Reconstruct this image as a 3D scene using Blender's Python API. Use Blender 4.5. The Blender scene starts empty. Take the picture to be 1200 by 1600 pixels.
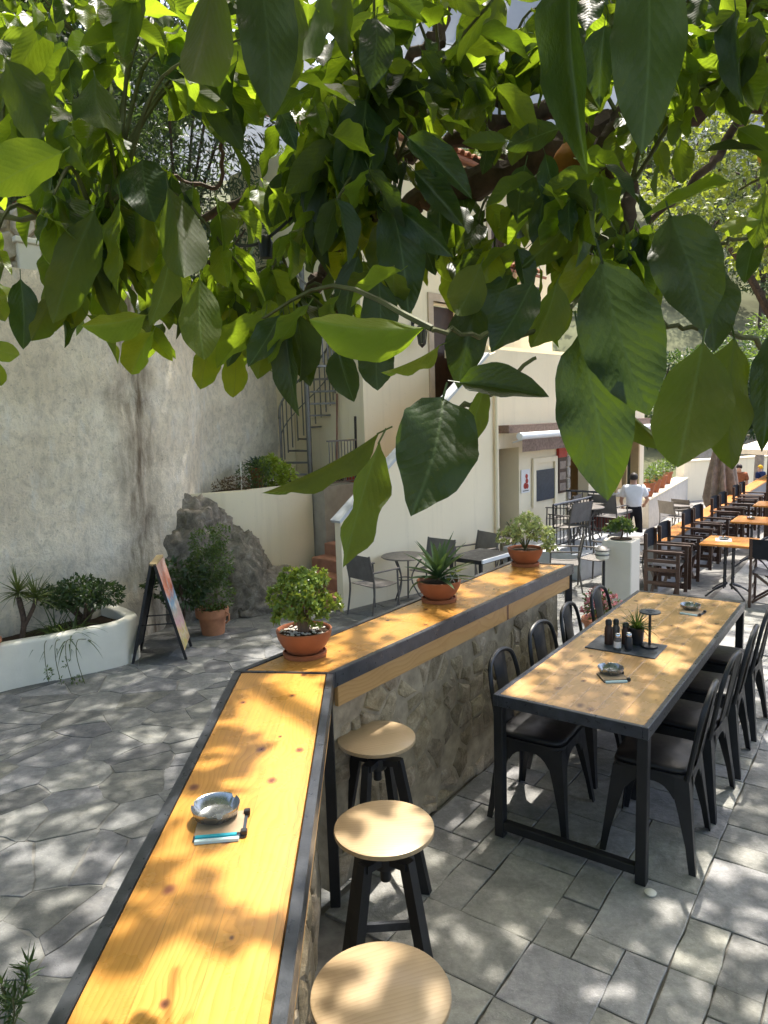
import bpy, bmesh, math, random
import numpy as np
from mathutils import Vector, Matrix, Quaternion, noise as mnoise

random.seed(7); RNG = np.random.default_rng(11)
SC = bpy.context.scene
COL = SC.collection
PI = math.pi

# ------------------------------------------------------------------ camera
CAM_F, CAM_TH, CAM_R, CAM_H = 1118.58, 0.1316, -0.0308, 2.13
_F = Vector((0, math.cos(CAM_TH), -math.sin(CAM_TH)))
_R0 = Vector((1, 0, 0)); _U0 = _R0.cross(_F)
_c, _s = math.cos(CAM_R), math.sin(CAM_R)
_R = _c*_R0 + _s*_U0; _U = -_s*_R0 + _c*_U0
EYE = Vector((0, 0, CAM_H))
cd = bpy.data.cameras.new('camera'); cam = bpy.data.objects.new('camera', cd); COL.objects.link(cam)
M = Matrix(((_R.x, _U.x, -_F.x, 0), (_R.y, _U.y, -_F.y, 0), (_R.z, _U.z, -_F.z, CAM_H), (0, 0, 0, 1)))
cam.matrix_world = M
cd.sensor_fit = 'VERTICAL'; cd.sensor_height = 32; cd.lens = CAM_F/1600*32
cd.clip_start = 0.05; cd.clip_end = 3000
SC.camera = cam

# ------------------------------------------------------------------ light
SUN_EL, SUN_AZ = math.radians(65), math.radians(30)          # azimuth from +Y towards +X
SUN = Vector((math.sin(SUN_AZ)*math.cos(SUN_EL), math.cos(SUN_AZ)*math.cos(SUN_EL), math.sin(SUN_EL)))
w = bpy.data.worlds.new('World'); SC.world = w; w.use_nodes = True
nt = w.node_tree; nt.nodes.clear()
sky = nt.nodes.new('ShaderNodeTexSky'); sky.sky_type = 'NISHITA'; sky.sun_disc = False
sky.sun_elevation = SUN_EL; sky.sun_rotation = SUN_AZ; sky.dust_density = 4.0; sky.air_density = 0.75; sky.ozone_density = 0.4
bg = nt.nodes.new('ShaderNodeBackground'); bg.inputs[1].default_value = 0.15
wo = nt.nodes.new('ShaderNodeOutputWorld')
nt.links.new(sky.outputs[0], bg.inputs[0]); nt.links.new(bg.outputs[0], wo.inputs[0])
sd = bpy.data.lights.new('sun', 'SUN'); sd.energy = 2.35; sd.angle = math.radians(0.6); sd.color = (1, 0.94, 0.84)
so = bpy.data.objects.new('sun', sd); COL.objects.link(so)
so.rotation_mode = 'QUATERNION'; so.rotation_quaternion = SUN.to_track_quat('Z', 'Y')
SC.view_settings.view_transform = 'Standard'; SC.view_settings.look = 'None'
SC.view_settings.exposure = 2.02; SC.view_settings.gamma = 1
SC.view_settings.use_curve_mapping = False
SC.render.engine = 'CYCLES'
SC.cycles.use_denoising = True
SC.cycles.max_bounces = 10; SC.cycles.diffuse_bounces = 5; SC.cycles.transmission_bounces = 8

# ------------------------------------------------------------------ helpers
def ray(x, y): return _F + _R*((x-600)/CAM_F) + _U*((800-y)/CAM_F)
def at(x, y, D): return EYE + ray(x, y)*D                       # a point at distance D along the view axis
def onz(x, y, z):
    d = ray(x, y); return EYE + d*((z-CAM_H)/d.z)
def proj(P):
    d = Vector(P)-EYE; z = d.dot(_F)
    return 600+CAM_F*d.dot(_R)/z, 800-CAM_F*d.dot(_U)/z, z

class MB:
    """collects geometry, built as ONE mesh object"""
    def __init__(s): s.v = []; s.f = []; s.uv = None; s.mi = []
    def add(s, vs, fs, mi=0):
        o = len(s.v); s.v += [tuple(p) for p in vs]
        for f in fs: s.f.append(tuple(i+o for i in f)); s.mi.append(mi)
        return s
    def box(s, x0, x1, y0, y1, z0, z1, mi=0):
        vs = [(x, y, z) for z in (z0, z1) for y in (y0, y1) for x in (x0, x1)]
        return s.add(vs, [(0,2,3,1),(4,5,7,6),(0,1,5,4),(2,6,7,3),(0,4,6,2),(1,3,7,5)], mi)
    def rbox(s, x0, x1, y0, y1, z0, z1, b=.004):
        """box with chamfered edges"""
        bm = bmesh.new(); bmesh.ops.create_cube(bm, size=1)
        for v in bm.verts:
            v.co = Vector(((x0+x1)/2+v.co.x*(x1-x0), (y0+y1)/2+v.co.y*(y1-y0), (z0+z1)/2+v.co.z*(z1-z0)))
        b = min(b, .45*min(x1-x0, y1-y0, z1-z0))
        bmesh.ops.bevel(bm, geom=bm.edges[:], offset=b, segments=1, affect='EDGES')
        return s.bm(bm)
    def bm(s, bm):
        bm.verts.index_update(); s.add([v.co for v in bm.verts], [[v.index for v in f.verts] for f in bm.faces]); bm.free(); return s
    def bar(s, p, q, w, h=None, up=(0,0,1)):
        h = h or w; p = Vector(p); q = Vector(q); d = (q-p).normalized(); u = Vector(up)
        if abs(d.dot(u)) > .98: u = Vector((0,1,0))
        x = d.cross(u).normalized(); y = x.cross(d)
        vs = [c + x*a*w/2 + y*b*h/2 for c in (p, q) for a, b in ((-1,-1),(1,-1),(1,1),(-1,1))]
        return s.add(vs, [(0,1,2,3),(7,6,5,4),(0,4,5,1),(1,5,6,2),(2,6,7,3),(3,7,4,0)])
    def tube(s, pts, r, n=8, cap=True, close=False):
        pts = [Vector(p) for p in pts]; m = len(pts)
        rs = r if isinstance(r, (list, tuple)) else [r]*m
        prev = None; vs = []
        for i, p in enumerate(pts):
            if close: d = pts[(i+1) % m]-pts[i-1]
            else: d = pts[min(i+1, m-1)]-pts[max(i-1, 0)]
            d.normalize()
            if prev is None:
                a = Vector((0,0,1)) if abs(d.z) < .9 else Vector((1,0,0))
                x = d.cross(a).normalized()
            else: x = (prev-d*prev.dot(d)).normalized()
            y = d.cross(x); prev = x
            for k in range(n):
                t = 2*PI*k/n; vs.append(p+(x*math.cos(t)+y*math.sin(t))*rs[i])
        fs = []
        for i in range(m if close else m-1):
            j = (i+1) % m
            for k in range(n):
                l = (k+1) % n; fs.append((i*n+k, i*n+l, j*n+l, j*n+k))
        if cap and not close:
            fs.append(tuple(range(n))[::-1]); fs.append(tuple((m-1)*n+k for k in range(n)))
        return s.add(vs, fs)
    def lathe(s, prof, n=24, c=(0,0,0)):
        m = len(prof); vs = []
        for r, z in prof:
            for k in range(n):
                t = 2*PI*k/n; vs.append((c[0]+r*math.cos(t), c[1]+r*math.sin(t), c[2]+z))
        fs = [(i*n+k, i*n+(k+1) % n, (i+1)*n+(k+1) % n, (i+1)*n+k) for i in range(m-1) for k in range(n)]
        if prof[0][0] > 1e-4: fs.append(tuple(range(n))[::-1])
        if prof[-1][0] > 1e-4: fs.append(tuple((m-1)*n+k for k in range(n)))
        return s.add(vs, fs)
    def prism(s, poly, z0, z1):
        """poly: ccw list of xy"""
        n = len(poly)
        vs = [(p[0], p[1], z0) for p in poly]+[(p[0], p[1], z1) for p in poly]
        fs = [tuple(range(n))[::-1], tuple(range(n, 2*n))]+[(i, (i+1) % n, n+(i+1) % n, n+i) for i in range(n)]
        return s.add(vs, fs)
    def grid(s, fn, nu, nv):
        vs = [fn(i/nu, j/nv) for j in range(nv+1) for i in range(nu+1)]
        fs = [(j*(nu+1)+i, j*(nu+1)+i+1, (j+1)*(nu+1)+i+1, (j+1)*(nu+1)+i) for j in range(nv) for i in range(nu)]
        return s.add(vs, fs)
    def mesh(s, name, mats, smooth=False, angle=None):
        me = bpy.data.meshes.new(name); me.from_pydata([tuple(v) for v in s.v], [], s.f)
        for m in (mats if isinstance(mats, (list, tuple)) else [mats]): me.materials.append(m)
        if any(s.mi): me.polygons.foreach_set('material_index', s.mi)
        if smooth:
            me.polygons.foreach_set('use_smooth', [True]*len(s.f))
            if angle: me.set_sharp_from_angle(angle=math.radians(angle))
        me.update(); return me
    def build(s, name, mats, parent=None, smooth=False, angle=40, loc=None, rz=0):
        o = bpy.data.objects.new(name, s.mesh(name, mats, smooth, angle)); COL.objects.link(o)
        if parent is not None: o.parent = parent
        if loc is not None: o.location = loc
        if rz: o.rotation_euler = (0, 0, rz)
        return o

def tag(o, label=None, cat=None, group=None, kind=None):
    if label: o['label'] = label
    if cat: o['category'] = cat; o['kind'] = kind or 'thing'
    if group: o['group'] = group
    if kind: o['kind'] = kind
    return o
def thing(name, label, cat, loc=(0,0,0), rz=0, group=None):
    o = bpy.data.objects.new(name, None); COL.objects.link(o); o.empty_display_size = .1
    o.location = loc; o.rotation_euler = (0, 0, rz)
    return tag(o, label, cat, group)
def dup(root, loc, rz, label, group=None):
    r = root.copy(); COL.objects.link(r); r.location = loc; r.rotation_euler = (0, 0, rz); r['label'] = label
    if group: r['group'] = group
    for ch in list(root.children):
        c = ch.copy(); COL.objects.link(c); c.parent = r
        for g in ch.children:
            e = g.copy(); COL.objects.link(e); e.parent = c
    return r
def linkmesh(name, me, parent=None):
    o = bpy.data.objects.new(name, me); COL.objects.link(o)
    if parent is not None: o.parent = parent
    return o
def bez(pts, n=8):
    """Catmull-Rom through the points"""
    P = [Vector(p).to_3d() for p in pts]; P = [2*P[0]-P[1]]+P+[2*P[-1]-P[-2]]; out = []
    for i in range(1, len(P)-2):
        for k in range(n):
            t = k/n; a, b, c, d = P[i-1:i+3]
            out.append(.5*((2*b)+(c-a)*t+(2*a-5*b+4*c-d)*t*t+(3*b-a-3*c+d)*t**3))
    out.append(P[-2]); return out

# ------------------------------------------------------------------ materials
class NT:
    def __init__(s, name):
        s.m = bpy.data.materials.new(name); s.m.use_nodes = True; s.t = s.m.node_tree; s.t.nodes.clear()
        s.out = s.n('ShaderNodeOutputMaterial')
    def n(s, typ, **kw):
        x = s.t.nodes.new(typ)
        for k, v in kw.items(): setattr(x, k, v)
        return x
    def set(s, node, idx, v):
        if isinstance(v, bpy.types.NodeSocket): s.t.links.new(v, node.inputs[idx])
        elif v is not None:
            if isinstance(v, tuple) and len(v) == 3 and node.inputs[idx].type == 'RGBA': v = (*v, 1)
            node.inputs[idx].default_value = v
    def coord(s, which='Object'): return s.n('ShaderNodeTexCoord').outputs[which]
    def pos(s): return s.n('ShaderNodeNewGeometry').outputs['Position']
    def mapp(s, v, scale=(1,1,1), loc=(0,0,0), rot=(0,0,0)):
        x = s.n('ShaderNodeMapping'); s.set(x, 0, v); x.inputs['Scale'].default_value = scale; x.inputs['Location'].default_value = loc; x.inputs['Rotation'].default_value = rot
        return x.outputs[0]
    def noise(s, v, scale, detail=4, rough=.55, dist=0.0, col=False):
        x = s.n('ShaderNodeTexNoise'); s.set(x, 'Vector', v); s.set(x, 'Scale', scale); s.set(x, 'Detail', detail); s.set(x, 'Roughness', rough); s.set(x, 'Distortion', dist)
        return x.outputs[1 if col else 0]
    def vor(s, v, scale, feat='F1', out=0, rnd=1.0, dim='3D'):
        x = s.n('ShaderNodeTexVoronoi', feature=feat, voronoi_dimensions=dim); s.set(x, 'Vector', v); s.set(x, 'Scale', scale); s.set(x, 'Randomness', rnd); return x.outputs[out]
    def ramp(s, fac, stops, interp='LINEAR'):
        x = s.n('ShaderNodeValToRGB'); s.set(x, 0, fac); cr = x.color_ramp; cr.interpolation = interp
        while len(cr.elements) < len(stops): cr.elements.new(.5)
        for e, (p, c) in zip(cr.elements, stops):
            e.position = p; e.color = (*c, 1) if isinstance(c, tuple) else (c, c, c, 1)
        return x.outputs[0]
    def mix(s, fac, a, b, mode='MIX'):
        x = s.n('ShaderNodeMix', data_type='RGBA', blend_type=mode); s.set(x, 0, fac); s.set(x, 6, a); s.set(x, 7, b); return x.outputs[2]
    def math(s, op, a, b=None, c=None):
        x = s.n('ShaderNodeMath', operation=op); s.set(x, 0, a); s.set(x, 1, b); s.set(x, 2, c); return x.outputs[0]
    def mr(s, v, a, b, c, d):
        x = s.n('ShaderNodeMapRange'); s.set(x, 0, v)
        for i, q in enumerate((a, b, c, d)): x.inputs[i+1].default_value = q
        return x.outputs[0]
    def sep(s, v):
        x = s.n('ShaderNodeSeparateXYZ'); s.set(x, 0, v); return x.outputs
    def comb(s, x_, y_, z_):
        x = s.n('ShaderNodeCombineXYZ'); s.set(x, 0, x_); s.set(x, 1, y_); s.set(x, 2, z_); return x.outputs[0]
    def bump(s, h, strength=.3, dist=.01):
        x = s.n('ShaderNodeBump'); s.set(x, 'Height', h); s.set(x, 'Strength', strength); s.set(x, 'Distance', dist); return x.outputs[0]
    def rnd(s): return s.n('ShaderNodeObjectInfo').outputs['Random']
    def pbr(s, col, rough=.7, spec=.4, metal=0, normal=None, coat=0, coat_r=.1, link=True, sheen=0):
        x = s.n('ShaderNodeBsdfPrincipled'); s.set(x, 'Base Color', col); s.set(x, 'Roughness', rough); s.set(x, 'Specular IOR Level', spec); s.set(x, 'Metallic', metal)
        if normal is not None: s.set(x, 'Normal', normal)
        if coat: s.set(x, 'Coat Weight', coat); s.set(x, 'Coat Roughness', coat_r)
        if sheen: s.set(x, 'Sheen Weight', sheen)
        if link: s.t.links.new(x.outputs[0], s.out.inputs[0])
        return x.outputs[0]

def simple(name, col, rough=.7, spec=.4, metal=0, var=.12, scale=6, bump=.1, bscale=60, coat=0):
    t = NT(name); p = t.coord()
    n = t.noise(p, scale, 5, .6)
    c = t.mix(t.mr(n, .3, .7, 0, 1), tuple(k*(1-var) for k in col), tuple(min(1, k*(1+var)) for k in col))
    r = t.mr(t.noise(p, scale*2.3, 3), .3, .7, max(.03, rough-.08), min(1, rough+.08))
    t.pbr(c, r, spec, metal, t.bump(t.noise(p, bscale, 3), bump, .003) if bump else None, coat)
    return t.m

def wood(name, light, dark, knot, rough=.32, coat=.5, ring=26, knots=True, kscale=(1.5, 4.2), contrast=1.0, strip=0):
    t = NT(name); o = t.coord(); rnd = t.rnd()
    off = t.comb(t.math('MULTIPLY', rnd, 13.0), t.math('MULTIPLY', rnd, 37.0), t.math('MULTIPLY', rnd, 5.0))
    a = t.n('ShaderNodeVectorMath', operation='ADD'); t.set(a, 0, o); t.set(a, 1, off); p = a.outputs[0]
    x, y, z = t.sep(p)
    low = t.noise(t.mapp(p, (.9, 3.0, 3.0)), 1.0, 3, .5)
    yy = t.math('ADD', t.math('ADD', y, t.math('MULTIPLY', z, .6)), t.math('MULTIPLY', t.math('SUBTRACT', low, .5), .22))
    if knots:
        kv = t.mapp(p, (kscale[0], kscale[1], .01))
        kd0 = t.vor(kv, 1.0, dim='2D'); kr_ = t.sep(t.vor(kv, 1.0, out=1, dim='2D'))[0]; kd = t.math('DIVIDE', kd0, t.mr(kr_, 0, 1, .35, 1.55))
        kn = t.math('ADD', kd, t.math('MULTIPLY', t.math('SUBTRACT', t.noise(p, 30, 2), .5), .05))
        swirl = t.mr(kd, .0, .36, .16/kscale[1], 0)
        yy = t.math('ADD', yy, swirl)
    band = t.math('FRACT', t.math('MULTIPLY', yy, float(ring)))
    band = t.math('SMOOTH_MAX', t.math('POWER', band, 2.2), 0.0, .2)
    fine = t.noise(t.mapp(p, (6, 220, 220)), 1.0, 3, .6)
    g = t.math('ADD', t.math('MULTIPLY', band, .62*contrast), t.math('MULTIPLY', t.math('SUBTRACT', fine, .5), .7*contrast))
    col = t.mix(t.mr(g, 0, .8, 0, 1), light, dark)
    big = t.noise(t.mapp(p, (1.1, 4, 4)), 1.3, 2)
    col = t.mix(t.mr(big, .35, .7, 0, .4), col, tuple(d*.8+l*.2 for d, l in zip(dark, light)))
    tint = t.mr(rnd, 0, 1, .86, 1.1)
    if strip:
        wn = t.n('ShaderNodeTexWhiteNoise', noise_dimensions='1D'); t.set(wn, 'W', t.math('FLOOR', t.math('MULTIPLY', t.math('ADD', y, t.math('MULTIPLY', t.math('FLOOR', t.math('MULTIPLY', x, .0)), 1.0)), strip)))
        tint = t.math('MULTIPLY', tint, t.mr(wn.outputs[0], 0, 1, .80, 1.14))
        ln_ = t.math('PINGPONG', t.math('MULTIPLY', y, strip), .5); tint = t.math('MULTIPLY', tint, t.mr(ln_, 0, .012, .62, 1))
    col = t.mix(1.0, col, t.comb(tint, tint, tint), 'MULTIPLY')
    if knots:
        col = t.mix(t.mr(kn, .035, .085, .9, 0), col, knot)
        col = t.mix(t.mr(kn, .0, .03, .8, 0), col, tuple(k*.4 for k in knot))
    wear = t.noise(p, 3.2, 5, .65, .8); col = t.mix(t.mr(wear, .56, .74, 0, .38), col, tuple(d*.62 for d in dark))
    scr = t.noise(t.mapp(p, (2.5, 90, 90)), 1.0, 2); col = t.mix(t.mr(scr, .70, .76, 0, .35), col, tuple(min(1, l*1.25) for l in light))
    bmp = t.bump(t.math('ADD', fine, t.math('MULTIPLY', band, .5)), .12, .002)
    r = t.mr(t.noise(p, 7, 4), .3, .7, rough-.07, rough+.1)
    t.pbr(col, r, .45, 0, bmp, coat, .16)
    return t.m

def stone(name, c1, c2, c3, rough=.75, scale=5, bump=.5, tone=.35, dirt=None, spec=.35):
    """flagstone: blotchy, a tone of its own for every stone"""
    t = NT(name); p = t.pos(); rnd = t.rnd()
    off = t.comb(t.math('MULTIPLY', rnd, 31.0), t.math('MULTIPLY', rnd, 17.0), 0.0)
    a = t.n('ShaderNodeVectorMath', operation='ADD'); t.set(a, 0, p); t.set(a, 1, off); q = a.outputs[0]
    n1 = t.noise(q, scale, 6, .62, .6); n2 = t.noise(q, scale*6, 5, .65); n3 = t.noise(p, .55, 3)
    col = t.ramp(n1, [(.3, c1), (.5, c2), (.72, c3)])
    col = t.mix(t.mr(n2, .35, .75, 0, .45), col, tuple(k*.62 for k in c1))
    sp = t.noise(q, 140, 2)
    col = t.mix(t.mr(sp, .62, .75, 0, .35), col, tuple(k*1.5 for k in c3))
    k = t.mr(rnd, 0, 1, 1-tone, 1+tone)
    k2 = t.math('MULTIPLY', k, t.mr(n3, .3, .7, .85, 1.15))
    col = t.mix(1.0, col, t.comb(k2, k2, t.math('MULTIPLY', k2, t.mr(t.math('FRACT', t.math('MULTIPLY', rnd, 7.3)), 0, 1, .93, 1.07))), 'MULTIPLY')
    h = t.math('ADD', t.math('MULTIPLY', n1, 1.2), t.math('ADD', t.math('MULTIPLY', n2, .5), t.math('MULTIPLY', sp, .12)))
    t.pbr(col, t.mr(n2, .3, .7, rough-.12, min(1, rough+.1)), spec, 0, t.bump(h, bump, .012))
    return t.m

def leafmat(name, top, under, trans, tmix=.42, rough=.38, uv=True, spec=.5, hue=.25):
    t = NT(name); rnd = t.rnd()
    if uv:
        u, v, _ = t.sep(t.n('ShaderNodeTexCoord').outputs['UV'])
        au = t.math('ABSOLUTE', t.math('SUBTRACT', u, .5))
        mid = t.mr(au, .004, .026, 1, 0)
        sv = t.math('PINGPONG', t.math('SUBTRACT', t.math('ADD', t.math('MULTIPLY', v, 5.5), t.math('MULTIPLY', t.math('SUBTRACT', t.noise(t.coord('Object'), 4, 2), .5), .5)), t.math('MULTIPLY', au, 4.2)), .5)
        side = t.math('MULTIPLY', t.mr(sv, .0, .045, 1, 0), t.mr(au, .0, .40, .34, .0))
        vein = t.math('MAXIMUM', mid, t.math('MULTIPLY', side, .55))
        blot = t.noise(t.coord('Object'), 9, 4, .6)
        shape = t.math('ADD', t.math('SINE', t.math('MULTIPLY', sv, 6.28)), t.math('MULTIPLY', blot, 5.0))
    else:
        at_ = t.n('ShaderNodeAttribute', attribute_name='tone'); rnd = at_.outputs['Fac']
        vein = 0.0; blot = t.noise(t.pos(), 30, 2); shape = blot
    k = t.mr(rnd, 0, 1, 1-hue*1.2, 1+hue*1.3)
    yl = t.mr(t.math('FRACT', t.math('MULTIPLY', rnd, 5.7)), 0, 1, -.0, .30)
    back = t.n('ShaderNodeNewGeometry').outputs['Backfacing']
    topc = t.mix(yl, top, tuple(a*.5+b*.5 for a, b in zip(top, under)))
    c = t.mix(back, topc, under)
    c = t.mix(t.mr(blot, .35, .7, 0, .35), c, tuple(q*.55 for q in top))
    if uv: c = t.mix(t.mr(t.noise(t.coord('Object'), 34, 3, .7), .66, .74, 0, .5), c, (.16, .13, .035))
    if uv: c = t.mix(t.math('MULTIPLY', vein, .6), c, tuple(min(1, q*2.6+.02) for q in under))
    c = t.mix(1.0, c, t.comb(k, k, k), 'MULTIPLY')
    tc = t.mix(yl, trans, (trans[0]*1.28, trans[1]*1.08, trans[2]))
    if uv: tc = t.mix(t.math('MULTIPLY', vein, .5), tc, tuple(q*.45 for q in trans))
    r = t.mix(back, (rough,)*3, (.75,)*3)
    nor = t.bump(shape, .16, .003) if uv else None
    a = t.pbr(c, t.sep(r)[0], spec, 0, nor, link=False)
    tr = t.n('ShaderNodeBsdfTranslucent'); t.set(tr, 0, tc)
    if nor is not None: t.set(tr, 'Normal', nor)
    mx = t.n('ShaderNodeMixShader'); mx.inputs[0].default_value = tmix
    t.t.links.new(a, mx.inputs[1]); t.t.links.new(tr.outputs[0], mx.inputs[2]); t.t.links.new(mx.outputs[0], t.out.inputs[0])
    return t.m

m_counter = wood('golden pine', (.68, .345, .078), (.51, .21, .033), (.17, .05, .03), .27, .6, 62, True, (4.2, 5.2), 1.0, 8.2)
m_table = wood('table pine', (.60, .36, .16), (.45, .25, .095), (.20, .09, .04), .24, .6, 40, True, (3.2, 4.6), .7)
m_fascia = wood('fascia pine', (.55, .33, .13), (.42, .22, .07), (.16, .06, .03), .5, .1, 55, True, (2.6, 5), .9)
m_oak = wood('pale oak ply', (.46, .335, .195), (.35, .24, .125), (.3, .2, .1), .42, .15, 75, False, (1, 1), .9)
m_cafe = wood('orange varnished wood', (.62, .25, .045), (.5, .17, .025), (.2, .06, .02), .35, .4, 20, False)
m_dark = wood('dark stained wood', (.062, .028, .017), (.034, .015, .010), (.03, .01, .01), .4, .25, 30, False)
m_black = simple('black painted steel', (.014, .015, .017), .42, .45, 0, .3, 9, .08, 120)
m_steel = simple('worn dark steel', (.055, .06, .07), .33, .5, .35, .35, 14, .15, 160)
m_vinyl = simple('black vinyl pad', (.012, .012, .014), .48, .45, 0, .25, 6, .12, 90)
m_canvas = simple('black canvas', (.014, .016, .022), .8, .25, 0, .3, 8, .3, 220)
def facade():
    t = NT('cream wall paint'); p = t.coord()
    c = t.mix(t.mr(t.noise(p, .8, 5, .6), .35, .7, 0, 1), (.84, .74, .54), (.79, .69, .50))
    st_ = t.noise(t.mapp(p, (3.5, 3.5, .22)), 1.6, 6, .65)
    c = t.mix(t.mr(st_, .56, .8, 0, .35), c, (.50, .43, .31))
    sp = t.noise(p, 16, 5, .7); c = t.mix(t.mr(sp, .62, .72, 0, .35), c, (.52, .45, .33))
    h = t.math('ADD', t.noise(p, 5, 4), t.math('MULTIPLY', t.noise(p, 70, 3), .35))
    t.pbr(c, .88, .22, 0, t.bump(h, .18, .012)); return t.m
m_cream = facade()
m_white = simple('white lime wash', (.70, .68, .60), .88, .25, 0, .07, 3, .35, 45)
m_cap = simple('grey marble cap', (.46, .48, .50), .55, .4, 0, .12, 6, .1, 80)
m_terra = simple('terracotta', (.30, .098, .04), .62, .35, 0, .14, 9, .2, 70)
m_terra2 = simple('old terracotta', (.42, .19, .10), .8, .3, 0, .2, 7, .3, 60)
m_stepm = simple('terracotta step tile', (.34, .17, .11), .75, .3, 0, .18, 7, .3, 60)
m_soil = simple('soil', (.045, .032, .022), .95, .1, 0, .4, 30, .8, 90)
m_pebble = simple('pale pebbles', (.55, .50, .43), .75, .3, 0, .25, 30, .3, 90)
m_joint = simple('pale joint mortar', (.23, .225, .21), .92, .2, 0, .3, 9, .6, 60)
m_grout = simple('dark joint mortar', (.15, .143, .128), .92, .2, 0, .35, 12, .6, 80)
m_mortar = simple('rubble mortar', (.35, .285, .195), .92, .2, 0, .35, 10, .9, 45)
m_bark = simple('lemon bark', (.085, .058, .042), .85, .25, 0, .45, 28, 1.0, 60)
m_twig = simple('green twig', (.10, .105, .04), .65, .3, 0, .4, 20, .3, 90)
m_greych = simple('grey woven mesh', (.15, .14, .13), .7, .3, 0, .15, 8, .4, 260)
m_greyfr = simple('grey brown metal frame', (.12, .11, .10), .45, .4, .3, .2, 9, .1, 90)
m_galv = simple('galvanised steel', (.17, .17, .165), .42, .5, .6, .2, 9, .15, 90)
m_chrome = simple('brushed steel', (.55, .56, .57), .2, .5, 1.0, .1, 14, .05, 120)
m_glass = simple('dark glass', (.02, .03, .028), .08, .6, 0, .2, 3, 0)
m_brown = simple('dark brown door', (.05, .024, .014), .45, .4, 0, .25, 8, .15, 60)
m_awn = simple('mottled brown awning', (.20, .14, .11), .8, .2, 0, .35, 22, .3, 90)
m_awnw = simple('white awning case', (.72, .74, .76), .4, .4, 0, .05, 5, .05, 60)
m_tile = simple('roof tile', (.36, .16, .09), .8, .3, 0, .3, 9, .4, 60)
m_red = simple('red paint', (.36, .03, .02), .45, .4, 0, .2, 7, .1, 60)
m_slate = simple('black slate', (.035, .045, .06), .42, .4, 0, .25, 16, .25, 90)
m_kraft = simple('kraft card', (.38, .28, .19), .85, .2, 0, .12, 20, .15, 120)
m_teal = simple('teal card', (.02, .30, .38), .55, .35, 0, .08, 12, .05, 90)
m_pale = simple('pale blue card', (.50, .66, .68), .6, .35, 0, .06, 12, .05, 90)
m_skin = simple('skin', (.45, .26, .18), .55, .35, 0, .08, 12, .05, 90)
m_shirt = simple('white cotton', (.74, .75, .78), .9, .2, 0, .05, 10, .3, 60)
m_trous = simple('black cotton', (.016, .016, .02), .9, .2, 0, .2, 10, .3, 60)
m_denim = simple('blue denim', (.06, .12, .28), .9, .2, 0, .2, 20, .3, 90)
m_navy = simple('navy cotton', (.012, .02, .06), .9, .2, 0, .2, 20, .3, 90)
m_rust = simple('rust cotton', (.22, .08, .04), .9, .2, 0, .2, 20, .3, 90)
m_yellow = simple('yellow cotton', (.70, .38, .03), .85, .2, 0, .1, 20, .3, 90)
m_hair = simple('dark hair', (.018, .012, .01), .6, .4, 0, .3, 40, .4, 120)
m_canvas2 = simple('cream parasol cloth', (.74, .66, .52), .9, .2, 0, .06, 5, .2, 90)
m_taupe = simple('taupe parasol cloth', (.26, .21, .17), .9, .2, 0, .3, 9, .3, 90)
m_fruit = simple('lemon skin', (.72, .42, .02), .45, .45, 0, .2, 20, .4, 90)
m_fruit2 = simple('dried lemon skin', (.38, .15, .03), .7, .3, 0, .4, 20, .6, 60)
m_pink = simple('pink petals', (.62, .06, .14), .7, .3, 0, .25, 20, .1, 60)
m_pink2 = simple('pale pink petals', (.60, .22, .24), .7, .3, 0, .25, 20, .1, 60)
m_bulb = simple('frosted lamp glass', (.65, .62, .52), .3, .5, 0, .06, 8, .02, 60)
m_dkred = simple('dark red cloth', (.10, .028, .022), .85, .2, 0, .25, 7, .2, 70)
m_grass = simple('dry hillside', (.10, .105, .055), .95, .1, 0, .4, .3, .6, 3)
m_tan = simple('tan panel', (.45, .33, .17), .7, .3, 0, .1, 6, .1, 60)
m_twhite = simple('white card', (.72, .70, .68), .7, .3, 0, .04, 8, .05, 60)

m_flag = stone('grey flagstone', (.205, .203, .193), (.30, .296, .28), (.42, .41, .38), .78, 6, .8, .18)
m_crazy = stone('blue grey paving stone', (.112, .116, .117), (.178, .180, .177), (.285, .278, .255), .74, 3.6, 1.0, .30)
m_wallstone = stone('rubble stone', (.21, .165, .10), (.39, .305, .195), (.55, .455, .315), .9, 12, 1.0, .28)
m_rock = stone('limestone rock', (.085, .072, .055), (.19, .165, .13), (.35, .315, .26), .92, 7, 1.0, .1)
m_fieldstone = stone('pale field stone', (.28, .24, .19), (.42, .37, .30), (.55, .50, .42), .9, 4, .8, .25)

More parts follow.
